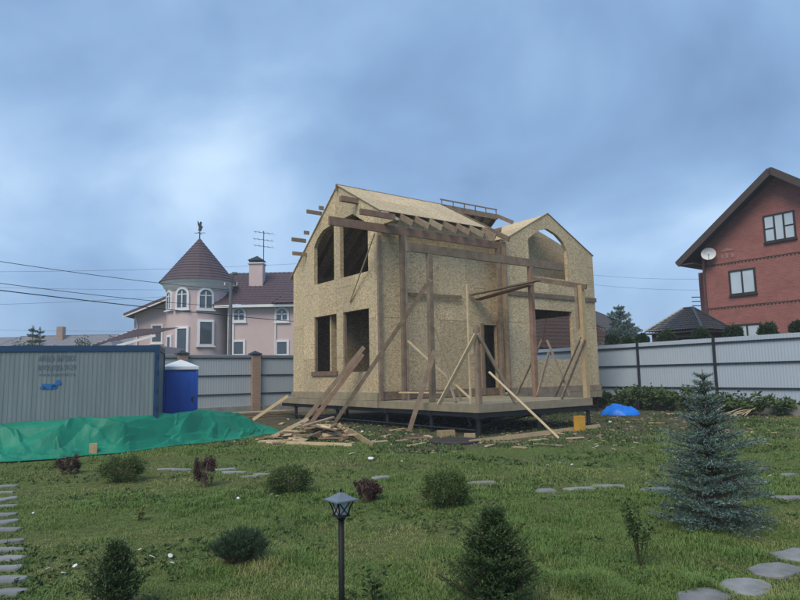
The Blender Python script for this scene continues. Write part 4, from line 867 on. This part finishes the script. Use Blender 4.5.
# ------------------------------------------------------------------ utility pole and wires
upx, uy = float(at_y(230, 350, 41)[0]), 41.0
pole = tag(empty('utility_pole', (upx, uy, 0)), 'grey utility pole with lamp bracket in front of the pink house', 'utility pole')
CONC = mat('pole_grey', (0.16, 0.165, 0.17), (0.11, 0.115, 0.12), 3, .9)
ptop = float(at_y(231, 282, uy)[2])
MB().tube([(0, 0, -.2), (0, 0, ptop)], [.15, .11], 10).build('shaft', CONC, pole)
MB().bar((-.5, 0, ptop-.25), (.5, 0, ptop-.25), .08, .08).build('crossarm', CONC, pole)
MB().tube([(0, 0, ptop-.1), (.2, -.25, ptop+.35), (.45, -.6, ptop+.45)], .035, 6).build('lamp_arm', CONC, pole)
MB().box(.33, .6, -.95, -.55, ptop+.38, ptop+.5).build('lamp_head', CONC, pole)
for xx in (-.4, 0, .4): MB().tube([(xx, 0, ptop-.2), (xx, 0, ptop-.02)], .035, 6).build('insulator', WHITE, pole)
CAB = mat('cable_black', (0.018, 0.019, 0.022), None, 5, .6)
def wire(x0, y0, Y0, x1, y1, Y1, r, sag, label):
    a = Vector(at_y(x0, y0, Y0)); b = Vector(at_y(x1, y1, Y1)); pts = [a.lerp(b, i/20)+Vector((0, 0, -sag*4*(i/20)*(1-i/20))) for i in range(21)]
    tag(MB().tube(pts, r, 5).build('overhead_wire', CAB), label, 'wire', 'overhead wires')
wire(-60, 252, 26, 230, 290, 41, .015, .15, 'upper black overhead wire running to the utility pole')
wire(-60, 275, 26, 230, 307, 41, .015, .15, 'middle black overhead wire running to the utility pole')
wire(-60, 283, 26, 300, 322, 45, .024, .1, 'thickest overhead wire passing below the pole lamp')
wire(-60, 272, 60, 330, 262, 75, .013, .3, 'faint far overhead wire level with the turret eaves')
wire(-60, 286, 60, 330, 288, 75, .012, .3, 'faint far overhead wire behind the turret')
wire(-60, 306, 60, 230, 292, 60, .012, .2, 'faint far overhead wire rising toward the pole')
wire(-60, 329, 90, 300, 331, 90, .013, .2, 'faint far overhead wire just above the far roofs')
wire(560, 271, 70, 705, 279, 60, .011, .3, 'thin wire to the insulators of the red brick house')
wire(560, 280, 70, 700, 290, 60, .011, .3, 'thin lower wire to the insulators of the red brick house')

# ------------------------------------------------------------------ far houses on the left
GREYR = mat('far_grey_roof', (0.20, 0.20, 0.22), (0.16, 0.16, 0.18), 2, .8)
for (xc, yt, Y, hw, label) in ((65, 336, 95, 9, 'long far house with grey roof and brick chimney beyond the container'), (12, 338, 110, 6, 'far grey-roofed house with tall brick chimney at the edge'), (115, 335, 120, 7, 'far grey-roofed house beyond the low garage')):
    q = at_y(xc, yt, Y)
    hh = hip_house('far_house', label, 'house', -hw, hw, -4, 4, max(2.6, float(q[2])-2.4), float(q[2]), 3.0, PINK, GREYR, (float(q[0]), Y, 0), 0, .5, 16, 6)
    if Y < 115: MB().box(-.5 if Y < 100 else -6.2, .4 if Y < 100 else -5.2, -1.5, -.6, float(q[2])-2.3, float(q[2])+1.3).build('chimney', PBRICK, hh)

# ------------------------------------------------------------------ vegetation helpers
def foliage_mat(name, c1, c2, c3, rough=.65):
    M = mat(name, c1, c2, 5.0, rough, attr=c3, spec=.25); return M
def leaf_quads(P, D, ln, wd, roll=None):
    """rhombic leaves at P along D"""
    n = len(P); D = D/np.maximum(np.linalg.norm(D, axis=1), 1e-6)[:, None]; rnd = rng.normal(size=(n, 3)); S_ = np.cross(D, rnd); S_ /= np.maximum(np.linalg.norm(S_, axis=1), 1e-6)[:, None]
    ln = np.broadcast_to(ln, n)[:, None]; wd = np.broadcast_to(wd, n)[:, None]
    Vt = np.stack([P, P+D*ln*.5+S_*wd*.5, P+D*ln, P+D*ln*.5-S_*wd*.5], 1).reshape(-1, 3)
    Fc = np.arange(n*4).reshape(n, 4); return Vt, Fc
def rand_dirs(n):
    d = rng.normal(size=(n, 3)); return d/np.linalg.norm(d, axis=1)[:, None]
def ball_shrub(name, label, cat, pos, rx, ry, h, nleaf, lsz, m_, group=None, lump=.18, stems=6, stemmat=None, zoff=0.0, ragged=.0):
    """dense clipped or loose shrub: twigs and a crown of small leaves in clumps"""
    o = tag(empty(name, pos), label, cat, group)
    mb = MB()
    for k in range(stems):
        a = 6.28*k/stems+rng.uniform(-.3, .3); t = (math.cos(a)*rx*.5, math.sin(a)*ry*.5, zoff+h*rng.uniform(.55, .8))
        mb.tube([(0, 0, -.02), (t[0]*.3, t[1]*.3, (zoff+h*.3)), t], [.012+.01*h, .01, .004], 5)
    mb.build('stem', stemmat or OLDWOOD, o)
    nc = max(20, int(nleaf/70)); cd = rand_dirs(nc); cr_ = rng.uniform(.45, 1.0, nc)**.5*(1-lump*rng.uniform(0, 1, nc))+ragged*rng.uniform(0, .5, nc)*(rng.uniform(size=nc) < .3)
    cc = cd*cr_[:, None]; cc[:, 2] = cc[:, 2]*.5+.5
    k = rng.integers(0, nc, nleaf); P = cc[k]+rng.normal(0, .085, (nleaf, 3)); P[:, 2] = np.maximum(P[:, 2], .01)
    D = (P-np.array([0, 0, .4]))+rng.normal(0, .6, (nleaf, 3)); D[:, 2] += .25
    P = P*np.array([rx, ry, h])*.94+np.array([0, 0, zoff])
    Vt, Fc = leaf_quads(P, D, lsz*rng.uniform(.7, 1.3, nleaf), lsz*.45*rng.uniform(.7, 1.3, nleaf))
    ti = np.repeat(np.clip(rng.beta(1.4, 3, nleaf)*.9+.12*(rng.uniform(size=nc) < .25)[k], 0, 1), 4)
    obj('crown', np_mesh('crown', Vt, Fc, ti), m_, o); return o
def conifer(name, label, pos, h, R0, m_, levels, needle, nw, zb=.03, up=.15, taper=.9, group=None, tipbrown=False, irregular=.2, dens=1.0, cat='conifer', droop=0.0, nper=7):
    o = tag(empty(name, pos), label, cat, group); BK_ = mat('bark', (.09, .065, .045), (.06, .045, .03), 8, .9)
    MB().tube([(0, 0, -.05), (.01, 0, h*.5), (0, 0, h*.97)], [.012+h*.018, .008+h*.01, .004], 8).build('trunk', BK_, o)
    br = MB(); Ps = []; Ds = []
    for lv in range(levels):
        z = zb+(h-zb)*(lv/levels)**.95+rng.uniform(-.01, .01)*h; rr = R0*(1-(z/h))**taper*rng.uniform(1-irregular, 1+irregular*.6)+.03*h
        nb_ = max(4, int(nper*(1.0 if z < h*.7 else .7))); a0 = rng.uniform(0, 6.28)
        for b in range(nb_):
            a = a0+6.2832*b/nb_+rng.normal(0, .18); L_ = rr*rng.uniform(.72, 1.1); el_ = up+rng.normal(0, .08)+.5*(z/h)
            d = np.array([math.cos(a)*math.cos(el_), math.sin(a)*math.cos(el_), math.sin(el_)]); p0 = np.array([0, 0, z]); p1 = p0+d*L_+np.array([0, 0, -droop*L_])
            br.tube([p0, (p0+p1)/2+np.array([0, 0, .04*L_]), p1], [.006+.004*h, .005, .002], 4, False)
            sd_ = np.array([-math.sin(a), math.cos(a), 0])
            nsub = max(3, int(L_/.07*1.0))
            tw_ = [(p0+(p1-p0)*.15, p1)]
            for i in range(nsub):
                f = .25+.72*i/nsub; q = p0+(p1-p0)*f; l2 = L_*.42*(1.05-f)+.04
                for sg in (-1, 1):
                    e = d*.75+sd_*sg*.75+np.array([0, 0, rng.normal(.08, .15)]); tw_.append((q, q+e/np.linalg.norm(e)*l2*rng.uniform(.7, 1.2)))
            for q0, q1 in tw_:
                ll = np.linalg.norm(q1-q0); n_ = max(5, int(ll*95*dens/needle*.025)); f = rng.uniform(0, 1.05, n_)[:, None]
                Ps.append(q0+(q1-q0)*f); t_ = (q1-q0)/max(ll, 1e-5); Ds.append(t_*.85+rng.normal(0, .62, (n_, 3))+np.array([0, 0, .15]))
    # leader
    n_ = int(90*dens); f = rng.uniform(.86, 1.0, n_); Ps.append(np.column_stack([np.zeros(n_), np.zeros(n_), f*h])); Ds.append(rng.normal(0, .7, (n_, 3))+np.array([0, 0, .9]))
    P = np.concatenate(Ps); D = np.concatenate(Ds); n_ = len(P)
    Vt, Fc = leaf_quads(P, D, needle*rng.uniform(.7, 1.25, n_), nw)
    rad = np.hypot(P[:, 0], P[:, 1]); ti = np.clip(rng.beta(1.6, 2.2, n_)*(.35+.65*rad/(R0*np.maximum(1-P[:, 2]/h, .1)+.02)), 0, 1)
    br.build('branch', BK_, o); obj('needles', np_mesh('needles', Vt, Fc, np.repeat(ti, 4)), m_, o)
    if tipbrown: MB().tube([(0, 0, h*.95), (0, 0, h*1.035)], [.010, .004], 6).build('leader_bud', mat('bud_brown', (.17, .11, .06), None, 5), o)
    return o
BOX = foliage_mat('boxwood_green', (.036, .066, .017), (.06, .098, .026), (.125, .17, .052)); DKCON = foliage_mat('dark_conifer', (.014, .034, .012), (.024, .052, .018), (.07, .12, .04))
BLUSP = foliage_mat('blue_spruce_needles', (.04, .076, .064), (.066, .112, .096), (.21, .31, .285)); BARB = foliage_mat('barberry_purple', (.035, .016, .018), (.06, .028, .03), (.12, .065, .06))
PINEM = foliage_mat('pine_needles', (.018, .042, .022), (.03, .064, .032), (.075, .13, .07)); WEED = foliage_mat('weed_green', (.035, .07, .02), (.055, .10, .028), (.11, .16, .05)); TOPI = foliage_mat('topiary_green', (.018, .04, .015), (.03, .058, .02), (.06, .10, .036))
YGR = foliage_mat('yellow_green_leaf', (.10, .13, .03), (.15, .18, .04), (.25, .26, .09))
def gp(x, y): p = at_z(x, y); return (float(p[0]), float(p[1]), float(gz(p[0], p[1])))
def sz(x, y): return float(at_z(x, y)[1])/F_PX            # metres per pixel at that ground point
for (x, y, wp_, hp_, lb) in ((123, 485, 50, 28, 'rounded evergreen shrub between two purple bushes'), (289, 497, 52, 28, 'rounded evergreen shrub behind the lamp post'), (446, 511, 56, 37, 'largest rounded evergreen shrub, in front of the deck corner')):
    k_ = sz(x, y); ball_shrub('round_shrub', lb, 'shrub', gp(x, y-4), wp_*k_/2, wp_*k_/2, hp_*k_, 9000, .028, BOX, 'rounded evergreen shrubs in a row on the lawn', lump=.3, ragged=.15)
for (x, y, wp_, hp_, lb) in ((69, 477, 27, 19, 'low purple barberry bush in front of the green tarp'), (204, 489, 25, 31, 'upright purple barberry bush between two rounded shrubs'), (367, 504, 29, 23, 'purple barberry bush right of the lamp post')):
    k_ = sz(x, y); ball_shrub('barberry_bush', lb, 'shrub', gp(x, y-3), wp_*k_/2, wp_*k_/2, hp_*k_, 2600, .03, BARB, 'purple barberry bushes', lump=.4, stems=10, ragged=.5)
conifer('dwarf_spruce', 'dense dark green dwarf spruce bush with ragged top', gp(496, 616), .66, .36, DKCON, 22, .024, .007, irregular=.45, taper=.42, up=.55, nper=12, dens=1.5)
conifer('young_fir', 'small dark young fir with brown leader bud', gp(115, 616), .47, .30, DKCON, 11, .026, .008, irregular=.35, up=.65, tipbrown=True, nper=9, dens=1.5, taper=.6)
def pine_tuft(name, label, pos, h, r, n, m_):
    o = tag(empty(name, pos), label, 'conifer'); mb = MB(); Ps = []; Ds = []
    for k in range(n):
        a = rng.uniform(0, 6.28); t = rng.uniform(0, 1)**.6; tip = np.array([math.cos(a)*r*t, math.sin(a)*r*t, h*(1-.45*t*t)*rng.uniform(.75, 1.08)]); b = tip*np.array([.45, .45, .25])
        mb.tube([(0, 0, -.02), b, tip], [.009, .006, .003], 5, False); f = rng.uniform(.25, 1.0, 110)[:, None]; Ps.append(b+(tip-b)*f); ax = (tip-b)/np.linalg.norm(tip-b); Ds.append(ax*.9+rng.normal(0, .5, (110, 3))+np.array([0, 0, .25]))
    P = np.concatenate(Ps); D = np.concatenate(Ds); mb.build('branch', mat('bark', (.09, .065, .045), (.06, .045, .03), 8, .9), o)
    Vt, Fc = leaf_quads(P, D, .055*rng.uniform(.7, 1.2, len(P)), .0032); obj('needles', np_mesh('needles', Vt, Fc, np.repeat(rng.beta(1.6, 2.4, len(P)), 4)), m_, o)
pine_tuft('dwarf_pine', 'small rounded dwarf pine standing in long grass', gp(240, 566), .31, .25, 110, PINEM)
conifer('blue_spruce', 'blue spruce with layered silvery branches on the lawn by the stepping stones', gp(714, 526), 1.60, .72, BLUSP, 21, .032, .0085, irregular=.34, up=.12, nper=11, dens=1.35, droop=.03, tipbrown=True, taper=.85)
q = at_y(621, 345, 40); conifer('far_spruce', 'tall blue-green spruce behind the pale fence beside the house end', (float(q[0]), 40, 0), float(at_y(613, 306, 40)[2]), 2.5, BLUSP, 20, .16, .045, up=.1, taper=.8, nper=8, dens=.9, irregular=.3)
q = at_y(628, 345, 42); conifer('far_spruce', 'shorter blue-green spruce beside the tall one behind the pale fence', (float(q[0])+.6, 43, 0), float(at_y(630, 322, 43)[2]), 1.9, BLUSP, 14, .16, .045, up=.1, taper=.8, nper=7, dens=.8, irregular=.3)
# sapling and small plants
def leafy_plant(name, label, pos, h, n, spread, lsz, m_, cat='plant', group=None, nst=4, lw=.55, f0=.25):
    o = tag(empty(name, pos), label, cat, group); mb = MB(); Ps = []; Ds = []
    for k in range(nst):
        a = rng.uniform(0, 6.28); tip = np.array([math.cos(a)*spread*rng.uniform(.3, 1), math.sin(a)*spread*rng.uniform(.3, 1), h*rng.uniform(.65, 1.0)])
        mid = tip*np.array([.35, .35, .55]); mb.tube([(0, 0, -.02), mid, tip], [.003+.003*h, .003+.001*h, .0015], 5)
        f = rng.uniform(f0, 1.02, n//nst)[:, None]; c = np.where(f < .5, mid*f*2, mid+(tip-mid)*(f-.5)*2)
        Ps.append(c); d = rng.normal(0, 1, (n//nst, 3)); d[:, 2] = d[:, 2]*.4+.2; Ds.append(d)
    P = np.concatenate(Ps)+rng.normal(0, .03*spread, (sum(map(len, Ps)), 3)); P[:, 2] = np.maximum(P[:, 2], .01); D = np.concatenate(Ds); n_ = len(P)
    mb.build('stem', mat('green_stem', (.06, .06, .025), (.05, .045, .02), 5), o)
    D /= np.linalg.norm(D, axis=1)[:, None]; off = P+D*lsz*.4
    Vt, Fc = leaf_quads(off, D, lsz*rng.uniform(.6, 1.3, n_), lsz*lw*rng.uniform(.7, 1.2, n_)); obj('leaves', np_mesh('leaves', Vt, Fc, np.repeat(rng.beta(1.5, 3, n_), 4)), m_, o); return o
leafy_plant('young_sapling', 'thin leafy sapling with several bare stems left of the blue spruce', gp(640, 567), .58, 420, .30, .042, WEED, 'sapling', nst=10, f0=.42)
leafy_plant('yellow_leaf_plant', 'small yellow-green plant on the lawn between the shrubs', gp(139, 519), .17, 60, .14, .05, YGR, nst=5)
leafy_plant('flowering_weed', 'tall weed with pale seed heads beside the lamp post foot', gp(375, 606), .26, 110, .13, .05, WEED, nst=8)
for k in range(26):
    fx = 575+k*9+rng.uniform(-4, 4); depth = rng.uniform(-.9, -.25)
    s_ = (fx-638)/76*spn; bp_ = np.array([Pa[0], Pa[1]])+fd*s_+np.array([fd[1], -fd[0]])*(-depth)*(-1)
    bp_ = np.array([Pa[0], Pa[1]])+fd*s_+np.array([-fd[1], fd[0]])*depth
    if bp_[0]*0+s_ < -4.2 or s_ > 6.2: continue
    leafy_plant('fence_weed', 'leafy green weed clump growing along the foot of the pale fence', (float(bp_[0]), float(bp_[1]), 0), rng.uniform(.6, 1.15)*(1.0 if s_ < 4 else .7), 420, .7, .16, WEED, 'weed', 'weeds along the pale fence', nst=7)
for k in range(14):
    c = gpt(738+rng.uniform(-18, 18), 415+rng.uniform(-3, 3), .06); a = rng.uniform(-.5, .9); d = Vector((math.cos(a), math.sin(a)*.6, rng.uniform(0, .3)))*rng.uniform(.25, .6); c.z += d.z
    tag(MB().tube([c-d, c+d*.2+Vector((0, 0, .03)), c+d], [.02, .016, .008], 5).build('cut_branch', PALE), 'pale cut branch in the brush heap by the foot of the pale fence', 'branch', 'cut branches by the pale fence')
# topiary balls above the fence
for (x, y, r_px) in ((612, 341, 7), (627, 343, 6), (642, 341, 7), (667, 340, 9), (701, 338, 9), (733, 334, 9), (768, 332, 9), (798, 330, 8)):
    s_ = (x-638)/76*spn; dr_ = pix_ray(x, y); Yf = float(dr_[1]*(fd[1]*Pa[0]-fd[0]*Pa[1])/(fd[1]*dr_[0]-fd[0]*dr_[1]))+2.4; q = at_y(x, y, Yf); r_ = r_px*Yf/F_PX
    lb = 'clipped round topiary ball standing behind the pale fence before the pavilion' if x < 715 else 'clipped round topiary ball standing behind the pale fence before the red brick wall'
    ball_shrub('topiary_ball', lb, 'shrub', (float(q[0]), Yf, 0), r_, r_, 2*r_, 7000, .085, TOPI, 'topiary balls behind the pale fence' if x < 715 else 'topiary balls before the red brick wall', lump=.08, stems=4, zoff=float(q[2])-r_)
# far trees on the left
for (x, yt, Y, kind) in ((106/1.23, 330, 70, 0), (40, 331, 75, 0), (85, 338, 62, 1), (30, 340, 66, 1), (22, 341, 70, 1), (50, 340, 64, 1), (14, 342, 62, 1)):
    if kind == 0: x = 40 if x == 40 else 33; 
    q = at_y(x, yt, Y)
    if kind == 0: conifer('far_conifer', 'dark conifer tops rising above the container roof', (float(q[0]), Y, 0), float(q[2])+.4, 1.6, DKCON, 12, .2, .07, up=.1, taper=.8, nper=6, dens=.8, group='conifers beyond the container')
    else: ball_shrub('far_tree', 'small light green tree top showing above the container', 'tree', (float(q[0]), Y, 0), 1.8, 1.8, float(q[2])-1.5, 1800, .22, WEED, 'tree tops beyond the container', lump=.3, zoff=1.5)

# ------------------------------------------------------------------ stepping stones
STONE = mat('paving_stone', (.26, .265, .265), (.15, .155, .15), 5, .85, .3, rnd=.15)
stones = []
def stone(x, y, sx, sy, rz, label, group):
    p = gp(x, y); n = 9; mb = MB(); ring = []
    for i in range(n):
        a = 6.2832*i/n; c, s_ = math.cos(a), math.sin(a); e = (abs(c)**4+abs(s_)**4)**-.25
        ring.append((c*e*sx/2*rng.uniform(.74, 1.08), s_*e*sy/2*rng.uniform(.74, 1.08)))
    lo_ = [(a, b, -.03) for a, b in ring]; md = [(a, b, .014) for a, b in ring]; hi_ = [(a*.95, b*.95, .024) for a, b in ring]
    mb.add(lo_+md+hi_, [tuple(range(2*n, 3*n))]+[(i, (i+1) % n, n+(i+1) % n, n+i) for i in range(n)]+[(n+i, n+(i+1) % n, 2*n+(i+1) % n, 2*n+i) for i in range(n)])
    o = mb.build('stepping_stone', STONE); o.location = p; o.rotation_euler = (rng.normal(0, .02), rng.normal(0, .02), rz); stones.append((p[0], p[1], max(sx, sy)*.42, min(sx, sy)*.42, rz)); tag(o, label, 'stone', group)
for (x, y) in ((5, 487), (6, 493), (5, 500), (4, 508), (5, 516), (6, 523), (6, 530), (8, 541), (4, 551), (8, 560), (6, 570), (7, 582), (8, 595)):
    stone(x+rng.uniform(-4, 3), y, rng.uniform(.30, .44), rng.uniform(.15, .23), rng.normal(.15, .25), 'grey slab of the stepping-stone path leading toward the green tarp', 'slabs of the path toward the tarp')
for (x, y) in ((166, 470), (181, 470.5), (234, 474), (250, 477.5), (262, 475.5), (226, 470.5), (380, 479), (480, 484), (545, 491), (580, 489), (608, 487), (657, 490), (790, 499), (788, 476)):
    stone(x, y, rng.uniform(.3, .5), rng.uniform(.16, .26), rng.normal(0, .2), 'flat grey slab of the stone row crossing the lawn between the shrubs and the house', 'slabs of the row crossing the lawn')
for (x, y) in ((706, 599), (744, 588), (776, 571), (797, 556)):
    stone(x, y, .47, .33, .55, 'large grey slab of the path beside the blue spruce', 'slabs beside the blue spruce')

# ------------------------------------------------------------------ garden lamp post
lp = at_y(341, 500, 3.8); lamp = tag(empty('garden_lamp', (float(lp[0]), 3.8, 0), R(38)), 'black garden lamp post with square lantern and pyramid cap', 'lamp post')
ztop = float(at_y(341, 489, 3.8)[2]); LB = mat('lamp_black', (.010, .011, .012), (.016, .017, .019), 8, .55, spec=.2); LCAP = mat('lamp_cap_grey', (.10, .13, .16), (.14, .17, .2), 6, .3, spec=.6)
zc = ztop-.03
MB().tube([(0, 0, -.05), (0, 0, zc-.135)], .017, 12).build('pole', LB, lamp, True); MB().lathe([(.0, -.0), (.06, 0), (.06, .015), (.03, .04), (.018, .08)], 16).build('base', LB, lamp, True)
MB().lathe([(.018, zc-.145), (.024, zc-.14), (.028, zc-.125), (.018, zc-.12)], 14).build('collar', LB, lamp, True)
c0, c1 = .027, .040; zb_, zt_ = zc-.118, zc-.035
MB().add([(-c0-.014, -c0-.014, zb_-.006), (c0+.014, -c0-.014, zb_-.006), (c0+.014, c0+.014, zb_-.006), (-c0-.014, c0+.014, zb_-.006), (-c0-.01, -c0-.01, zb_+.004), (c0+.01, -c0-.01, zb_+.004), (c0+.01, c0+.01, zb_+.004), (-c0-.01, c0+.01, zb_+.004)],
         [(3, 2, 1, 0), (4, 5, 6, 7), (0, 1, 5, 4), (1, 2, 6, 5), (2, 3, 7, 6), (3, 0, 4, 7)]).build('lantern_tray', LB, lamp)
LGL = mat('lantern_glass', (.42, .46, .48), (.34, .38, .4), 20, .15, spec=.6)
MB().add([(-c0, -c0, zb_+.005), (c0, -c0, zb_+.005), (c0, c0, zb_+.005), (-c0, c0, zb_+.005), (-c1, -c1, zt_), (c1, -c1, zt_), (c1, c1, zt_), (-c1, c1, zt_)], [(3, 2, 1, 0), (4, 5, 6, 7), (0, 1, 5, 4), (1, 2, 6, 5), (2, 3, 7, 6), (3, 0, 4, 7)]).build('lantern_glass', LGL, lamp)
cs = [(-1, -1), (1, -1), (1, 1), (-1, 1)]
for i in range(4):
    a, b = cs[i], cs[(i+1) % 4]; f0, f1 = c0+.003, c1+.003
    A0, B0, A1, B1 = Vector((a[0]*f0, a[1]*f0, zb_)), Vector((b[0]*f0, b[1]*f0, zb_)), Vector((a[0]*f1, a[1]*f1, zt_)), Vector((b[0]*f1, b[1]*f1, zt_))
    MB().tube([A0, (A0+A1)/2, A1+Vector((a[0]*.012, a[1]*.012, .004))], .0045, 6).build('corner_bar', LB, lamp)
    MB().tube([A0, B1], .0026, 5).build('lattice_bar', LB, lamp); MB().tube([B0, A1], .0026, 5).build('lattice_bar', LB, lamp); MB().tube([A1, B1], .004, 5).build('top_bar', LB, lamp)
e1 = .074; caps = MB(); lv = [(e1, zt_+.0), (e1, zt_+.008), (.047, zt_+.02), (.018, zt_+.04), (.006, zt_+.046)]
vs_ = [(c[0]*r_, c[1]*r_, z_) for r_, z_ in lv for c in cs]; fs = [(3, 2, 1, 0), (16, 17, 18, 19)]+[(j*4+i, j*4+(i+1) % 4, j*4+4+(i+1) % 4, j*4+4+i) for j in range(4) for i in range(4)]
caps.add(vs_, fs).build('cap', LCAP, lamp); MB().lathe([(.0, zt_+.046), (.008, zt_+.05), (.005, zt_+.056), (.008, zt_+.062), (0, zt_+.07)], 10).build('finial', LB, lamp, True)

# ------------------------------------------------------------------ grass
def in_shapes(x, y):
    bad = np.zeros(len(x), bool)
    for (a, b, r1, r2, rz) in stones:
        dx = (x-a)*math.cos(rz)+(y-b)*math.sin(rz); dy = -(x-a)*math.sin(rz)+(y-b)*math.cos(rz); bad |= (np.abs(dx) < r1*.9) & (np.abs(dy) < r2*.9)
    return bad
def grass(nbl, y0, y1, ln0, wd0, dens_pow=2.0):
    Y = y0+(y1-y0)*rng.uniform(0, 1, nbl)**dens_pow; X = (rng.uniform(-1, 1, nbl))*(Y*.70+.5)
    cl_ = vnoise(X, Y, 1.3, 51); cl2 = vnoise(X, Y, 5.0, 52); dry = np.clip((vnoise(X, Y, .55, 53)-.55)*2.6+(vnoise(X, Y, 2.6, 54)-.5)*1.3, 0, 1)
    lush = np.exp(-((X-1.6)**2/1.6+(Y-5.0)**2/.5))+1.1*np.exp(-((X+1.3)**2/.25+(Y-5.75)**2/.10))
    keep = (rng.uniform(size=nbl) < (.35+.85*cl2)*(1-.55*dry)+lush*.4) & ~in_shapes(X, Y) & (rng.uniform(size=nbl) > soil_mask(X, Y)*.80)
    q0 = X-O[0]; q1 = Y-O[1]; vv = q0*V[0]+q1*V[1]; uu = q0*U[0]+q1*U[1]
    keep &= ~((vv > -.1) & (uu > .2))
    ft = np.interp(X, [p[0] for p in FR], [p[1] for p in FR], left=10, right=99); keep &= (Y < ft-.05)
    X, Y, cl_, dry, lush = X[keep], Y[keep], cl_[keep], dry[keep], lush[keep]; n = len(X)
    ln = ln0*(.35+1.2*cl_*vnoise(X, Y, 4.0, 57)*1.5)*rng.uniform(.6, 1.35, n)*(1+1.5*np.clip(lush, 0, 1.2))*(1-.3*dry); wd = wd0*rng.uniform(.7, 1.3, n)
    a = rng.uniform(0, 6.28, n); lean = rng.uniform(.3, 1.25, n); Z = gz(X, Y)
    B = np.stack([X, Y, Z-.005], -1); S_ = np.stack([-np.sin(a), np.cos(a), 0*a], -1)*wd[:, None]/2
    H_ = np.stack([np.cos(a)*lean*.35, np.sin(a)*lean*.35, np.full(n, .62)], -1)*ln[:, None]; T_ = np.stack([np.cos(a)*lean, np.sin(a)*lean, 1-.35*lean], -1)*ln[:, None]
    Vt = np.stack([B-S_, B+S_, B+H_+S_*.7, B+H_-S_*.7, B+T_], 1).reshape(-1, 3); o_ = np.arange(n)[:, None]*5
    F3 = np.concatenate([o_+np.array([[0, 1, 2]]), o_+np.array([[0, 2, 3]]), o_+np.array([[3, 2, 4]])], 0)
    return Vt, F3, np.repeat(np.clip(dry*.75+rng.uniform(-.2, .3, n), 0, 1), 5)
parts = [grass(340000, 4.3, 9.0, .046, .0048, 1.4), grass(190000, 8.5, 16.0, .046, .008, 1.3), grass(70000, 14, 28, .07, .015, 1.2)]
Vg = np.concatenate([p_[0] for p_ in parts]); off = np.cumsum([0]+[len(p_[0]) for p_ in parts[:-1]]); Fg = np.concatenate([p_[1]+o_ for p_, o_ in zip(parts, off)]); Tg = np.concatenate([p_[2] for p_ in parts])
GRASS = mat('grass_blades', (.072, .148, .028), (.13, .215, .052), 1.0, .6, attr=(.32, .295, .125), spec=.2)
tag(obj('grass', np_mesh('grass', Vg, Fg, Tg), GRASS), 'patchy rough lawn grass around the shrubs', 'grass', kind='stuff')
# low broad-leaved weeds in the earth round the site, joined as uncountable ground cover
nw_ = 15000; Yw = rng.uniform(9, 26, nw_); Xw = rng.uniform(-1, 1, nw_)*(Yw*.7); kp = (soil_mask(Xw, Yw) > .15) & (vnoise(Xw, Yw, 1.6, 61) > .42)
ft = np.interp(Xw, [p_[0] for p_ in FR], [p_[1] for p_ in FR], left=10, right=99); kp &= Yw < ft; Xw, Yw = Xw[kp], Yw[kp]; n_ = len(Xw)*5
Pw = np.repeat(np.column_stack([Xw, Yw, gz(Xw, Yw)]), 5, 0)+rng.normal(0, .03, (n_, 3))*np.array([1, 1, 0]); Dw = rng.normal(0, 1, (n_, 3)); Dw[:, 2] = np.abs(Dw[:, 2])*.6+.25
Vt, Fc = leaf_quads(Pw, Dw, .085*rng.uniform(.5, 1.3, n_), .034*rng.uniform(.6, 1.3, n_))
nl_ = 7000; Yl = 4.4+9*rng.uniform(0, 1, nl_)**1.4; Xl = rng.uniform(-1, 1, nl_)*(Yl*.68+.3); kl = (vnoise(Xl, Yl, 1.1, 71)+.5*vnoise(Xl, Yl, 4, 72) > .82) & ~in_shapes(Xl, Yl); Xl, Yl = Xl[kl], Yl[kl]; nl_ = len(Xl)*6
Pl = np.repeat(np.column_stack([Xl, Yl, gz(Xl, Yl)+.012]), 6, 0)+rng.normal(0, .012, (nl_, 3))*np.array([1, 1, .4]); Dl = rng.normal(0, 1, (nl_, 3)); Dl[:, 2] = np.abs(Dl[:, 2])*.4+.12
V2, F2 = leaf_quads(Pl, Dl, .05*rng.uniform(.5, 1.3, nl_), .022*rng.uniform(.6, 1.3, nl_)); Fc = np.concatenate([Fc, F2+len(Vt)]); Vt = np.concatenate([Vt, V2]); n_ += nl_
tag(obj('ground_weeds', np_mesh('ground_weeds', Vt, Fc, np.repeat(rng.beta(1.5, 3, n_), 4)), WEED), 'low leafy weeds growing in the bare earth round the house', 'weeds', kind='stuff')

# small wood chips and splinters trodden into the earth, uncountable
nch = 1500; Yc = rng.uniform(13, 26, nch); Xc = rng.uniform(-1, 1, nch)*Yc*.6; kp = (soil_mask(Xc, Yc) > .35) & (Yc < np.interp(Xc, [p_[0] for p_ in FR], [p_[1] for p_ in FR], left=10, right=99)); Xc, Yc = Xc[kp], Yc[kp]; mb = MB()
for x, y in zip(Xc, Yc):
    a = rng.uniform(0, 3.14); l_ = rng.uniform(.03, .13); c = Vector((x, y, float(gz(x, y))+.015)); d = Vector((math.cos(a), math.sin(a), rng.normal(0, .15)))*l_/2; mb.bar(c-d, c+d, rng.uniform(.015, .045), .012)
tag(mb.build('wood_chips', PALE), 'pale wood chips and splinters scattered over the earth round the house', 'wood chips', kind='stuff')
# ------------------------------------------------------------------ damp evening air
hz = MB().box(-640, 640, -75, 930, -1.2, 13.6).build('haze', None); tag(hz, kind='stuff')
HM = bpy.data.materials.new('haze'); HM.use_nodes = True; HM.node_tree.nodes.clear(); pv_ = N(HM.node_tree, 'ShaderNodeVolumePrincipled'); pv_.inputs['Density'].default_value = .0013; pv_.inputs['Color'].default_value = (.86, .92, 1, 1)
ho = N(HM.node_tree, 'ShaderNodeOutputMaterial'); L(HM.node_tree, pv_.outputs[0], ho.inputs['Volume']); hz.data.materials.append(HM)
